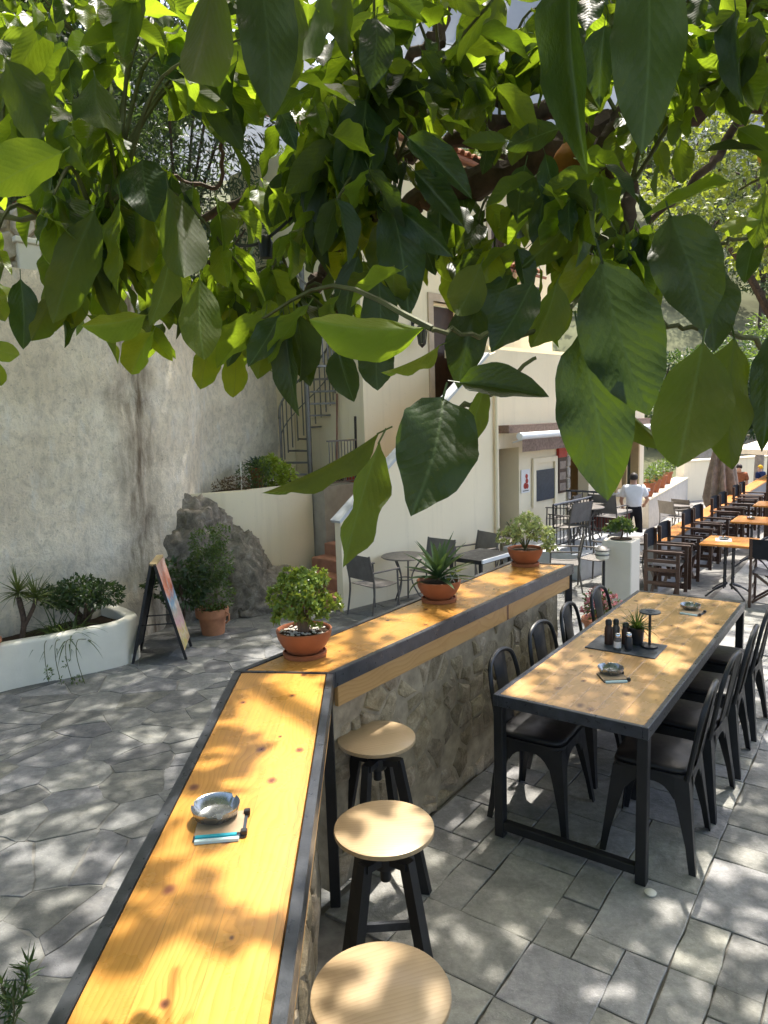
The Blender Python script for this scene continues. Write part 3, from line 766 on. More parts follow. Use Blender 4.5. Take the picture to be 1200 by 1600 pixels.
# stair parapet, front face y=0
mb = MB()
prof = [(.10, -.3), (.10, 1.40), (3.72, 3.82), (4.0, 3.9), (4.0, -.3)]
n_ = len(prof); mb.add([(x, 0, z) for x, z in prof]+[(x, .12, z) for x, z in prof], [tuple(range(n_))[::-1], tuple(range(n_, 2*n_))]+[(i, n_+i, n_+(i+1) % n_, (i+1) % n_) for i in range(n_)][::1])
mb.build('stair_wall', m_cream, house)
mb = MB(); mb.bar((.06, .06, 1.402), (3.74, .06, 3.862), .19, .045, (0, 0, 1)); mb.build('stair_cap', m_cap, house)
for k in range(16):
    x = .06+.28*k; z = .12+.185*(k+1)
    if x > 4.2: break
    mb = MB(); mb.rbox(x, x+.30, .125, 1.25, max(.0, z-.5), z, .012); mb.build('step', m_stepm, house)
# main block, front face y=1.3, with door and window
MX0, MX1, MY = 1.97, 8.2, 1.3
mb = MB(); wall_with_holes(mb, MX0, MX1, 0, 7.5, MY, MY+.35, [(3.86, 4.76, 3.1, 4.92), (5.75, 6.5, 5.75, 6.9)])
mb.box(MX0, MX0+.35, MY+.352, MY+3.4, 0, 7.5); mb.build('wall', m_cream, house)
mb = MB(); mb.box(4.0, 4.2, .12, MY, 0, 3.1); mb.box(4.2, 10.2, .3, MY+.0, 3.9, 4.05); mb.build('landing', m_cream, house)
d = MB(); d.box(3.92, 4.30, MY+.14, MY+.19, 3.1, 4.86); dr = d.build('door', m_brown, house)
d = MB(); d.box(4.32, 4.70, MY+.16, MY+.2, 3.1, 4.86); d.build('door_leaf', m_brown, dr)
d = MB()
for (a, b, c, e) in ((3.72, 3.86, 3.1, 5.06), (4.76, 4.9, 3.1, 5.06)): d.box(a, b, MY-.03, MY+.1, c, e)
d.box(3.86, 4.76, MY-.03, MY+.1, 4.92, 5.06); d.build('door_frame', simple('beige stone trim', (.50, .40, .30), .8), house)
wn = MB()
for (a, b, c, e) in ((5.62, 5.75, 5.62, 7.0), (6.5, 6.63, 5.62, 7.0)): wn.box(a, b, MY-.03, MY+.1, c, e)
wn.box(5.75, 6.5, MY-.05, MY+.1, 5.62, 5.75); wn.box(5.75, 6.5, MY-.03, MY+.1, 6.9, 7.0); wd = wn.build('window', simple('window trim', (.52, .43, .33), .8), house)
wn = MB(); wn.box(5.76, 6.49, MY+.16, MY+.2, 5.76, 6.89); wn.build('pane', m_brown, wd)
def tiled(x0, x1, y0, z0, slope, ln, pitch=.2, parent=None):
    mb = MB(); mb.bar(((x0+x1)/2, y0, z0-.06), ((x0+x1)/2, y0+ln*math.cos(slope), z0-.06+ln*math.sin(slope)), x1-x0, .05); r = mb.build('roof', simple('eave board', (.23, .10, .07), .8), parent)
    n = int((x1-x0)/pitch); me = None
    for k in range(n):
        if me is None:
            m = MB(); vs = []; N = 9
            for j, tt in enumerate((0, .5, 1)):
                for i in range(N):
                    a = PI*i/(N-1); R_ = pitch*.42
                    for rr in (R_, R_*.8): vs.append((rr*math.cos(a), tt*ln*math.cos(slope)-rr*math.sin(a)*math.sin(slope), tt*ln*math.sin(slope)+rr*math.sin(a)*math.cos(slope)))
            for j in range(2):
                for i in range(N-1):
                    a = (j*N+i)*2; b = a+2; c = ((j+1)*N+i)*2; e = c+2
                    m.f += [(a, b, e, c), (a+1, c+1, e+1, b+1)]; m.mi += [0, 0]
            m.f += [(2*i, 2*i+1, 2*i+3, 2*i+2) for i in range(N-1)]; m.mi += [0]*(N-1)
            m.v = vs; me = m.mesh('roof_tile', m_tile, True, 50)
        o = linkmesh('roof_tile', me, r); o.location = (x0+(k+.5)*pitch, y0, z0)
    return r
tiled(MX0-.25, 8.4, MY-.32, 7.52, .36, 3.9, .2, house)
tiled(5.05, 7.0, MY-.55, 5.66, .42, .6, .2, house)
mb = MB(); mb.box(5.2, 5.3, MY-.5, MY-.001, 5.3, 5.4); mb.box(6.7, 6.8, MY-.5, MY-.001, 5.3, 5.4); mb.build('bracket', m_brown, house)
# right wing (shop front) below the upper landing
mb = MB(); wall_with_holes(mb, 4.0, 10.4, 0, 3.95, .05, .3, [(4.12, 4.78, 0, 2.2), (6.7, 7.55, 0, 2.2), (8.85, 10.0, 1.0, 2.25)])
mb.box(4.78, 4.80, .3, .9, 0, 2.2); mb.box(10.05, 10.4, .3, 6, 0, 3.95); mb.build('wing_wall', m_cream, house)
d = MB(); d.box(4.14, 4.5, .55, .6, 0, 2.2); d.build('door', m_glass, house)
d = MB(); d.box(4.5, 4.58, .54, .62, 0, 2.2); d.box(4.06, 4.14, .5, .62, 0, 2.2); d.build('door_frame', m_brown, house)
d = MB(); d.box(6.7, 7.55, .9, 1.0, 0, 2.2); d.box(4.0, 10.0, 1.1, 1.2, 0, 2.9); d.build('inner_wall', m_tan, house)
rr = random.Random(3)
for zi in range(9):
    for k in range(2):
        mb = MB(); x0 = 7.2+.17*k+(.05 if zi % 2 else 0); mb.rbox(x0, x0+.16, .82+rr.uniform(-.02, .02), .9, .08+.23*zi, .08+.23*zi+.215, .02); mb.build('stone', m_fieldstone, house)
for zi in range(9):
    mb = MB(); mb.rbox(6.56+rr.uniform(-.02, .02), 6.69, .0+rr.uniform(-.015, .01), .049, .1+.23*zi, .1+.23*zi+.215, .02); mb.build('stone', m_fieldstone, house)
mb = MB(); mb.box(8.87, 9.98, .2, .24, 1.02, 2.23); wp = mb.build('shop_window', m_glass, house)
mb = MB(); mb.box(8.87, 9.3, .1, .19, 1.02, 1.6); mb.build('panel', simple('yellow pine panel', (.55, .36, .14), .6), wp)
mb = MB(); mb.box(8.8, 8.87, .0, .2, .95, 2.3); mb.box(9.98, 10.05, .0, .2, .95, 2.3); mb.box(9.5, 9.55, .08, .2, 1.0, 2.25); mb.build('frame', m_tan, wp)
mb = MB(); mb.box(8.7, 10.1, -.25, .05, .88, .95); mb.build('counter', m_cap, house)
mb = MB(); mb.tube([(3.9, -.05, 0), (3.9, -.05, 3.6)], .035, 10)
for z in (.8, 2.2, 3.4): mb.tube([(3.9, -.05, z), (3.9, -.05, z+.04)], .045, 10)
mb.build('drain_pipe', m_cream, house, True)

aw = thing('awning', 'rolled up brown awning with a white case above the shop front', 'awning', bl(4.2, 0, 1.5), BROT)
mb = MB(); mb.box(-.1, 6.0, -.18, .04, .28, .42); mb.build('top_board', m_awn, aw)
mb = MB(); mb.tube([(.05, -.30, .22), (6.0, -.30, .22)], .065, 12); mb.build('roller', m_awnw, aw, True)
mb = MB(); mb.grid(lambda u, v: (.08+5.9*u, -.34+.012*math.sin(u*60), .16-.22*v), 60, 2); mb.build('valance', m_awn, aw, True)
mb = MB()
for x in (.3, 2.9, 5.6): mb.bar((x, 0, .1), (x, -.3, .18), .03)
mb.build('arm', m_awnw, aw)
def text(body, size, mat, parent, loc, rot, name='lettering'):
    cu = bpy.data.curves.new(name, 'FONT'); cu.body = body; cu.size = size; cu.extrude = .002; cu.align_x = 'CENTER'; cu.align_y = 'CENTER'; cu.materials.append(mat)
    tmp = bpy.data.objects.new(name, cu); COL.objects.link(tmp)
    me = bpy.data.meshes.new_from_object(tmp.evaluated_get(bpy.context.evaluated_depsgraph_get())); bpy.data.objects.remove(tmp)
    o = linkmesh(name, me, parent); o.location = loc; o.rotation_euler = rot
    return o

for i_, (x_, w_, h_) in enumerate(((2.05, .05, .03), (2.13, .035, .03), (2.24, .06, .07), (2.33, .05, .05), (2.41, .04, .05), (2.50, .05, .05), (2.59, .03, .05), (4.7, .06, .05), (4.8, .05, .05), (4.88, .05, .05))):
    mb = MB(); mb.box(x_, x_+w_, -.358, -.354, .03, .03+h_); mb.build('lettering', m_awnw, aw)
lan = thing('wall_lantern', 'black wrought iron lantern on the cream wall left of the upper door', 'lantern', bl(3.28, MY-.02, 3.55), BROT)
mb = MB(); mb.tube(bez([(0, .02, .2), (0, -.12, .26), (0, -.2, .2)], 5), .012, 6); mb.box(-.03, .03, 0, .02, .1, .3); mb.build('bracket', m_black, lan)
mb = MB(); mb.lathe([(.02, .2), (.11, .13), (.12, .11)], 8, (0, -.2, 0))
for a in range(6): t = a*PI/3; mb.bar((.1*math.cos(t), -.2+.1*math.sin(t), .12), (.06*math.cos(t), -.2+.06*math.sin(t), -.16), .012)
mb.lathe([(.065, -.16), (.05, -.18), (.01, -.22)], 8, (0, -.2, 0)); mb.build('frame', m_black, lan)
mb = MB(); mb.lathe([(.055, -.15), (.09, .11)], 8, (0, -.2, 0)); mb.build('pane', m_glass, lan)

po = thing('poster', 'small white poster with red fruit shapes beside the shop door', 'poster', bl(4.98, .04, .63), BROT)
mb = MB(); mb.box(-.15, .15, -.012, 0, 0, .44); mb.build('sheet', m_twhite, po)
mb = MB()
for (x, z, r) in ((-.02, .13, .06), (.05, .12, .05), (.04, .22, .05), (.03, .31, .045)):
    mb.v += [(x, -.016, z)]; c0 = len(mb.v)-1
    for k in range(12): mb.v.append((x+r*math.cos(k*PI/6), -.016, z+r*math.sin(k*PI/6)))
    mb.f += [(c0, c0+1+(k+1) % 12, c0+1+k) for k in range(12)]; mb.mi += [0]*12
mb.build('print', m_red, po)
mb = MB(); mb.box(-.1, .1, -.015, -.0125, .03, .045); mb.build('caption', m_black, po)
bo = thing('chalk_board', 'framed blank black board on the cream shop wall', 'notice board', bl(5.68, .04, .36), BROT)
mb = MB(); mb.box(-.34, .34, -.03, 0, .06, .66); mb.build('board', m_slate, bo)
mb = MB(); mb.box(-.46, -.36, -.04, .0, -.04, .9); mb.box(.36, .46, -.04, 0, -.04, .9); mb.box(-.36, .36, -.04, 0, .8, .9); mb.build('frame', m_cream, bo)
mc = thing('menu_case', 'tall menu display with a red top beside the black board', 'menu board', bl(6.32, .04, .5), BROT)
mb = MB(); mb.box(-.16, .16, -.05, 0, 0, .72); mb.build('case', m_brown, mc)
mb = MB(); mb.box(-.16, .16, -.06, 0, .722, .95); mb.build('header', m_red, mc)
for k in range(3):
    mb = MB(); mb.box(-.12, .12, -.056, -.051, .05+.22*k, .2+.22*k); mb.build('card', m_taupe, mc)

# yard behind the steps with the spiral staircase
mb = MB(); mb.box(.97, 1.96, 1.27, 6, .0, 1.75); mb.build('yard_wall', simple('grey render', (.36, .33, .28), .9), house)
mb = MB(); mb.box(1.0, 1.96, 3.1, 3.3, 0, 5.2); mb.build('back_wall', m_cream, house)
spi = thing('spiral_staircase', 'grey metal spiral staircase beside the house corner', 'staircase', bl(1.44, 2.12, 1.06), BROT)
mb = MB(); mb.tube([(0,0,0), (0,0,3.6)], .045, 10); mb.build('pole', m_galv, spi, True)
hp = []; hp2 = []
NS = 15
for k in range(NS):
    a = 2.6-k*2*PI/14; z = .15+.20*k
    mb = MB(); a2 = a-2*PI/14
    R_ = .49
    mb.prism([(.05*math.cos(a), .05*math.sin(a)), (.05*math.cos(a2), .05*math.sin(a2)), (R_*math.cos(a2), R_*math.sin(a2)), (R_*math.cos(a), R_*math.sin(a))][::-1], z-.03, z); mb.build('tread', m_galv, spi)
    hp.append((R_*math.cos(a), R_*math.sin(a), z+.95)); hp2.append((R_*math.cos(a), R_*math.sin(a), z+.48))
    for q in (a, (a+a2)/2):
        mb = MB(); zz = z+(0 if q == a else .09); mb.tube([(R_*math.cos(q), R_*math.sin(q), zz-.05), (R_*math.cos(q), R_*math.sin(q), zz+.95)], .012, 5, False); mb.build('baluster', m_galv, spi)
mb = MB(); mb.tube(bez(hp, 3), .02, 6); mb.build('handrail', m_galv, spi, True)
mb = MB(); mb.tube(bez(hp2, 3), .011, 6); mb.build('mid_rail', m_galv, spi, True)
gt = thing('yard_gate', 'low grey metal fence in front of the spiral staircase', 'gate', bl(1.12, 1.32, 1.06), BROT)
for z in (.05, .45, .95): mb = MB(); mb.bar((0, 0, z*.75), (.66, 0, z*.75), .025); mb.build('rail', m_galv, gt)
for k in range(9):
    mb = MB(); mb.bar((.04+.07*k, 0, .05), (.04+.07*k, 0, .71), .012); mb.build('baluster', m_galv, gt)
mb = MB(); mb.bar((.66, .02, 0), (.68, .02, 1.1), .03); mb.build('post', m_black, gt)
rb = thing('red_can', 'small red can on the yard floor by the staircase', 'can', bl(1.82, 1.50, 1.06)); mb = MB(); mb.lathe([(.08, 0), (.085, .02), (.085, .17), (.07, .2), (.03, .21)], 16); mb.build('body', m_red, rb, True); mb = MB(); mb.tube(bez([(-.06,0,.19), (0,0,.28), (.06,0,.19)], 4), .008, 6); mb.build('handle', m_black, rb)
br = thing('broom', 'wooden handled broom leaning on the yard wall', 'broom', bl(1.86, 1.9, 1.06)); mb = MB(); mb.tube([(0,0,.15), (.05,.05,1.5)], .014, 8); mb.build('handle', simple('broom red wood', (.22, .09, .06), .6), br); mb = MB(); mb.rbox(-.12, .12, -.03, .03, 0, .16, .01); mb.build('head', m_brown, br)

# raised café platform with an iron railing in front of the wing
mb = MB(); mb.box(4.15, 6.9, -1.55, 0.0, -.4, .42); pf = mb.build('platform', m_cap, None, loc=tuple(bl(0,0,-.7)), rz=BROT); tag(pf, kind='structure')
rl = thing('iron_railing', 'black iron railing around the café platform by the house', 'railing', bl(6.4, -1.0, -.28), BROT)
mb = MB(); mb.tube([(-2.2, 0, .82), (0, 0, .82), (0, .95, .82)], .022, 8); mb.build('handrail', m_steel, rl); mb = MB(); mb.bar((-2.2, 0, .1), (0, 0, .1), .02); mb.bar((0, .012, .1), (0, .95, .1), .02); mb.build('bottom_rail', m_black, rl)
for k in range(19):
    mb = MB(); mb.bar((-2.2+2.2*k/18, 0, 0 if k % 6 == 0 else .1), (-2.2+2.2*k/18, 0, .82), .026 if k % 6 == 0 else .013); mb.build('baluster', m_black, rl)
for k in range(1, 8):
    mb = MB(); mb.bar((0, .95*k/8, .1), (0, .95*k/8, .82), .013); mb.build('baluster', m_black, rl)

# ================================================================== BAR COUNTER
NL0, NR0, NL1, NR1 = Vector((-.628, .30, 0)), Vector((-.187, .30, 0)), Vector((-.674, 3.003, 0)), Vector((-.237, 2.942, 0))
FL1, FR1 = Vector((.908, 5.154, 0)), Vector((1.341, 4.997, 0))
BC = Vector((-.42, 2.9, 0))
bar = thing('bar_counter', 'angled outdoor bar counter with golden pine top over a rubble stone wall', 'bar counter', BC)
def lp(pts, rz):
    c, s = math.cos(-rz), math.sin(-rz); return [((p.x-BC.x)*c-(p.y-BC.y)*s, (p.x-BC.x)*s+(p.y-BC.y)*c) for p in pts]
def ccw(poly):
    a = sum(poly[i][0]*poly[(i+1) % len(poly)][1]-poly[(i+1) % len(poly)][0]*poly[i][1] for i in range(len(poly))); return poly if a > 0 else poly[::-1]
def slab_part(nm, pts, z0, z1, rz, mat, bev=.002, parent=None):
    bm = bmesh.new(); q = ccw(lp(pts, rz))
    f = bm.faces.new([bm.verts.new((x, y, z0)) for x, y in q]); r = bmesh.ops.extrude_face_region(bm, geom=[f])
    bmesh.ops.translate(bm, verts=[v for v in r['geom'] if isinstance(v, bmesh.types.BMVert)], vec=(0, 0, z1-z0))
    bmesh.ops.recalc_face_normals(bm, faces=bm.faces[:])
    if bev: bmesh.ops.bevel(bm, geom=bm.edges[:], offset=bev, segments=2, affect='EDGES')
    return MB().bm(bm).build(nm, mat, parent or bar, rz=rz)
def lerp(a, b, k): return a+(b-a)*k
rzN = math.atan2((NL1-NL0).y, (NL1-NL0).x); rzF = math.atan2((FL1-NL1).y, (FL1-NL1).x)
def section(a0, b0, a1, b1, rz, nb, fr, gapb):
    """a: outer edge, b: inner edge; start 0 to end 1"""
    wd = (b0-a0).length; k0, k1 = fr/wd, 1-fr/wd
    slab_part('frame_rail', [a0, a1, lerp(a1, b1, k0-.004), lerp(a0, b0, k0-.004)], .985, 1.054, rz, m_steel)
    slab_part('frame_rail', [lerp(a0, b0, k1+gapb), lerp(a1, b1, k1+gapb), b1, b0], .985, 1.054, rz, m_steel)
    slab_part('tabletop', [lerp(a0, b0, k0+.001), lerp(a1, b1, k0+.001), lerp(a1, b1, k1-.001), lerp(a0, b0, k1-.001)], 1.02, 1.05, rz, m_counter, .0015)
dn = (NL1-NL0).normalized(); df = (FL1-NL1).normalized()
section(NL0, NR0, NL1-dn*.006, NR1-dn*.006, rzN, 4, .034, .012)
section(NL1+df*.012, NR1+df*.012, FL1-df*.036, FR1-df*.036, rzF, 4, .036, .006)
slab_part('frame_rail', [NL1-dn*.004, NR1-dn*.004, NR1+df*.010, NL1+df*.010], .985, 1.0545, rzF, m_steel, 0)
slab_part('frame_rail', [FL1-df*.034, FR1-df*.034, FR1, FL1], .985, 1.0545, rzF, m_steel)
bn = Vector((math.cos(rzN-PI/2), math.sin(rzN-PI/2), 0)); bf = Vector((math.cos(rzF-PI/2), math.sin(rzF-PI/2), 0))
slab_part('fascia_board', [NR0-bn*.034, NR1-bn*.034-dn*.02, NR1-bn*.014-dn*.02, NR0-bn*.014], .885, .984, rzN, m_fascia)
slab_part('fascia_board', [NR1-bf*.034+df*.04, FR1-bf*.034-df*.05, FR1-bf*.014-df*.05, NR1-bf*.014+df*.04], .885, .984, rzF, m_fascia)
slab_part('fascia_board', [FL1+bf*.06-df*.034, FR1-bf*.04-df*.034, FR1-bf*.04-df*.014, FL1+bf*.06-df*.014], .885, .984, rzF, m_fascia)
for p in (FR1-df*.03-bf*.03, FL1-df*.03+bf*.03, NR1-dn*.03-bn*.03):
    slab_part('leg', [p+Vector((a*.022, b*.022, 0)) for a, b in ((-1,-1),(1,-1),(1,1),(-1,1))], -.4 if p.x > .5 and p.y > 5.02 else 0, .985, rzF, m_black)
# rubble wall with stones set in it
def rubble(a, b, nrm, back, z0, z1, seed, cell, asp=1.35):
    L = (b-a).length; d = (b-a)/L; rng = random.Random(seed)
    mb = MB()
    def f(u, v):
        p = a+d*(u*L); z = z0+(z1-z0)*v; q = p+nrm*(.004+.014*mnoise.noise(Vector((u*L*5, z*5, seed)))); return (q.x-BC.x, q.y-BC.y, z)
    mb.grid(f, 40, 14)
    c = [a-BC, b-BC, b-nrm*back-BC, a-nrm*back-BC]
    mb.add([(p.x, p.y, z) for z in (z0, z1) for p in c], [(4,5,6,7), (1,2,6,5), (2,3,7,6), (3,0,4,7)])
    w_ = mb.build('stone_wall', m_mortar, bar, smooth=True, angle=50)
    for p, poly in voronoi(.04, L-.04, z0 if z0 > 0 else 0, z1-.02, cell, .6, rng, None, asp):
        q = inset(poly, .002+rng.random()*.010)
        if not q or rng.random() < .16: continue
        q = [(min(max(x, 0), L), min(max(y, z0), z1-.005)) for x, y in rough_edge(q, .05, .008, rng)]
        n = len(q); cx = sum(x for x, y in q)/n; cy = sum(y for x, y in q)/n; hh = rng.uniform(.006, .026)
        vs = []
        for k, e in ((1, .001), (.88, hh*.6), (.5, hh)):
            for x, y in q:
                x2, y2 = cx+(x-cx)*k, cy+(y-cy)*k; w2 = e+(.006*mnoise.noise(Vector((x2*22, y2*22, seed))) if e > 0 else 0)
                P = a+d*x2+nrm*w2; vs.append((P.x-BC.x, P.y-BC.y, y2))
        P = a+d*cx+nrm*(hh*1.02); vs.append((P.x-BC.x, P.y-BC.y, cy))
        fs = [(r*n+i, r*n+(i+1) % n, (r+1)*n+(i+1) % n, (r+1)*n+i) for r in (0, 1) for i in range(n)]+[(2*n+i, 2*n+(i+1) % n, 3*n) for i in range(n)]
        MB().add(vs, fs).build('stone', m_wallstone, w_, smooth=True, angle=24)
rubble(NR0-bn*.10+dn*.25, NR1-bn*.10-dn*.02, bn, .22, -.02, .985, 4, .105)
rubble(NR1-bf*.085+df*.03, FR1-bf*.085-df*.10, bf, .24, -.02, .985, 9, .112)
rubble(FR1-bf*.1-df*.10, FL1+bf*.06-df*.10, df, .2, -.5, .985, 14, .13)

# ------------------------------------------------------------------ bar stools
def stool(label, loc, rz):
    t = thing('bar_stool', label, 'stool', loc, rz, 'round bar stools along the counter')
    mb = MB(); mb.lathe([(.0, .682), (.170, .682), (.1765, .686), (.1775, .694), (.176, .701), (.171, .7035), (.0, .7035)], 64); mb.build('seat', m_oak, t, True, 35)
    mb = MB(); mb.lathe([(.10, .677), (.10, .682)], 20); mb.lathe([(.019, .50), (.019, .678)], 14); mb.build('screw_post', m_black, t, True)
    mb = MB(); mb.lathe([(.042, .555), (.046, .565), (.046, .61), (.03, .615)], 16); mb.build('hub', m_black, t, True)
    for k in range(4):
        a = PI/4+k*PI/2; c, s = math.cos(a), math.sin(a); up = (-s, c, 0)
        mb = MB(); pts = [(.03, .595), (.105, .575), (.215, 0)]
        mb.bar((.03*c, .03*s, .592), (.112*c, .112*s, .60), .045, .028); mb.bar((.10*c, .10*s, .612), (.225*c, .225*s, .0), .045, .032, up=(-s, c, 0)); mb.build('leg', m_black, t)
        a2 = a+PI/2; R_ = .178; z = .22
        mb = MB(); mb.bar((R_*c, R_*s, z), (R_*math.cos(a2), R_*math.sin(a2), z), .016, .032); mb.build('foot_rail', m_steel, t)
    return t
s1 = stool('pale wooden bar stool nearest the bottom edge, seat seen large', (-.045, 1.622, 0), .25)
dup(s1, (-.034, 2.355, 0), .05, 'middle pale wooden bar stool on dark legs beside the counter')
dup(s1, (-.066, 3.07, 0), .35, 'pale wooden bar stool farthest back in the corner of the stone wall')

# ------------------------------------------------------------------ long dining table
TF = Vector((.511, 3.398, 0))
def tb(al, ac, z=0.0): return TF+A_*al+B_*ac+Vector((0, 0, z))
LT, WT = 2.432, .751
tab = thing('dining_table', 'long high gloss pine dining table on a black steel frame', 'table', tb(0, WT), YAW)   # local x along, y = towards the left side
nb = 6
for i in range(nb):
    y0 = .025+(WT-.05)*i/nb; y1 = .025+(WT-.05)*(i+1)/nb
    mb = MB(); mb.rbox(.026, LT-.026, y0+.0004, y1-.0004, .722, .750, .001); mb.build('board', m_table, tab)
for x0, x1, y0, y1 in ((0, LT, 0, .0245), (0, LT, WT-.0245, WT), (0, .0245, .025, WT-.025), (LT-.0245, LT, .025, WT-.025)):
    mb = MB(); mb.rbox(x0, x1, y0, y1, .695, .7525, .002); mb.build('frame_rail', m_steel, tab)
for x in (0, LT-.05):
    for y in (0, WT-.05):
        mb = MB(); mb.rbox(x+.001, x+.051 if x == 0 else x+.049, y+.001, y+.049, 0, .6945, .003); mb.build('leg', m_black, tab)
    mb = MB(); mb.rbox(x+.004, x+.046, .0495, WT-.0495, .04, .085, .003); mb.build('foot_rail', m_black, tab)
gl = tag(MB().lathe([(.0, 0), (.024, .001), (.026, .008), (.018, .014), (.0, .016)], 20).build('foot_glide', m_white, None, True), 'white plastic disc on the paving beside the near table leg', 'disc'); gl.location = tb(-.03, WT+.03, .002)

# ------------------------------------------------------------------ metal chairs
def metal_chair(label, loc, rz, group):
    t = thing('metal_chair', label, 'chair', loc, rz, group)
    bm = bmesh.new()
    mb = MB(); poly = []
    for k in range(32):
        a = 2*PI*k/32; c, s = math.cos(a), math.sin(a); e = .32
        poly.append((.185*math.copysign(abs(c)**e, c), .18*math.copysign(abs(s)**e, s)))
    mb.prism(poly, .435, .452); mb.build('seat', m_black, t)
    mb = MB(); n = 32; vs = []
    for k_, z in ((.93, .453), (.97, .462), (.96, .474), (.86, .482)): vs += [(x*k_, y*k_, z) for x, y in poly]
    vs.append((0, 0, .485)); fs = [(r*n+i, r*n+(i+1) % n, (r+1)*n+(i+1) % n, (r+1)*n+i) for r in range(3) for i in range(n)]+[(3*n+i, 3*n+(i+1) % n, 4*n) for i in range(n)]
    mb.add(vs, fs); mb.build('seat_pad', m_vinyl, t, True, 60)
    for sx in (-1, 1):
        for sy in (-1, 1):
            mb = MB(); sec = []
            for z, o, w_ in ((.435, .0, .085), (.36, .008, .075), (.27, .018, .058), (.12, .034, .036), (0, .048, .03)):
                cx, cy = sx*(.178+o), sy*(.172+o)
                sec.append([(cx, cy, z), (cx-sx*w_, cy, z), (cx-sx*w_, cy-sy*.006, z), (cx-sx*.008, cy-sy*.008, z), (cx-sx*.006, cy-sy*w_, z), (cx, cy-sy*w_, z)])
            vs = [p for s_ in sec for p in s_]; m = 6
            fs = [(r*m+i, r*m+(i+1) % m, (r+1)*m+(i+1) % m, (r+1)*m+i) for r in range(4) for i in range(m)]+[tuple(range(m)), tuple(4*m+i for i in range(m))]
            mb.add(vs, fs); mb.build('leg', m_black, t, True, 30)
    for k in range(4):
        a = k*PI/2; c, s = math.cos(a), math.sin(a); h = .18 if k % 2 else .186; hw = .11
        mb = MB(); N = 10; vs = []
        for i in range(N+1):
            u = -1+2*i/N; zl = .40-.07*abs(u)**3
            for dd in (0, -.006):
                for z in (.436, zl): vs.append(((h+dd)*c-u*hw*s, (h+dd)*s+u*hw*c, z))
        fs = []
        for i in range(N): a4 = i*4; fs += [(a4, a4+1, a4+5, a4+4), (a4+2, a4+6, a4+7, a4+3), (a4+1, a4+3, a4+7, a4+5)]
        mb.add(vs, fs); mb.build('apron', m_black, t)
    hoop = bez([(-.175, -.165, .43), (-.172, -.19, .58), (-.165, -.215, .72), (-.125, -.235, .815), (0, -.243, .85), (.125, -.235, .815), (.165, -.215, .72), (.172, -.19, .58), (.175, -.165, .43)], 5)
    mb = MB(); mb.tube(hoop, .0125, 8); mb.build('back_hoop', m_black, t, True)
    mb = MB()
    for e in (0, -.005):
        mb.grid(lambda u, v: ((u-.5)*(.10+.05*v), -.168-.076*v**.9+e+.006*math.cos((u-.5)*6), .445+.395*v), 4, 8)
    mb.build('back_slat', m_black, t, True)
    return t
rzL = math.atan2(B_.y, B_.x)-PI/2; rzR = rzL+PI
c0 = metal_chair('black metal chair at the near end of the table side facing the stone wall counter', tb(.37, .10), rzL+.03, 'black metal chairs along the left side of the table')
for al, ac, r, lb in ((.95, .07, -.05, 'second black metal chair from the near end, between table and stone wall'), (1.46, .06, .04, 'third black metal chair between table and stone wall, back hoop seen above the tabletop'), (1.99, .08, -.03, 'black metal chair at the far left end of the table')):
    dup(c0, tb(al, ac), rzL+r, lb)
for al, ac, r, lb in ((.41, .69, .05, 'nearest black metal chair on the open right side of the table by its front leg'), (.93, .70, -.04, 'second black metal chair on the right side of the table'), (1.47, .71, .03, 'third black metal chair on the right side of the table'), (2.05, .72, -.02, 'farthest black metal chair on the right side of the table')):
    dup(c0, tb(al, ac), rzR+r, lb, 'black metal chairs along the right side of the table')

# ------------------------------------------------------------------ things on table and counter
def ashtray(label, loc, rz, group='glass and metal ashtrays', r=.066):
    t = thing('ashtray', label, 'ashtray', loc, rz, group)
    mb = MB(); n = 120; prof = [(.0, .004), (r*.72, .004), (r*.86, .012), (r*.97, .030), (r*1.0, .031), (r*1.0, .028), (r*.9, .006), (r*.78, 0), (0, 0)]
    vs = []
    for rr_, z in prof:
        for k in range(n):
            a = 2*PI*k/n; notch = any(abs((a-q+PI) % (2*PI)-PI) < .09 for q in (.6, 2.7, 4.8)); zz = min(z, .021) if notch and rr_ > r*.95 else z
            vs.append((rr_*math.cos(a), rr_*math.sin(a), zz))
    m = len(prof); mb.add(vs, [(i*n+k, i*n+(k+1) % n, (i+1)*n+(k+1) % n, (i+1)*n+k) for i in range(m-1) for k in range(n)])
    mb.build('dish', m_chrome_d, t, True, 40); return t
m_chrome_d = simple('dull steel dish', (.30, .31, .31), .25, .5, .9, .15, 14, .05, 120)
def cardset(label, loc, rz, teal=True):
    t = thing('card_holder', label, 'card holder', loc, rz, 'card holders under the ashtrays')
    mb = MB(); mb.rbox(-.068, .066, -.062, .062, .0, .006, .001); mb.build('base', m_slate, t)
    mb = MB(); mb.rbox(-.066, .058, -.046, .060, .0065, .0095, .0008); mb.build('card', m_kraft, t)
    if teal:
        mb = MB(); mb.rbox(-.062, .045, -.060, -.048, .0065, .012, .001); mb.build('teal_slip', m_teal, t)
        mb = MB(); mb.rbox(-.062, .052, -.074, -.062, .0, .009, .001); mb.build('pale_slip', m_pale, t)
    else:
        mb = MB(); mb.rbox(-.062, .050, -.072, -.058, .0, .010, .001); mb.build('pale_slip', m_pale, t)
    for y in (-.05, .048):
        mb = MB(); mb.rbox(.055, .072, y-.008, y+.008, .003, .018, .002); mb.build('clip', m_black, t)
    return t
cardset('brown card holder with a bright teal slip on the near golden counter', (-.462, 1.80, 1.0505), .10)
ashtray('steel ashtray on the near golden counter', (-.487, 1.845, 1.0605), .3)
ccrd = cardset('brown card holder with a pale slip at the near half of the dining table', tb(.52, .43, .7505), .02, False)
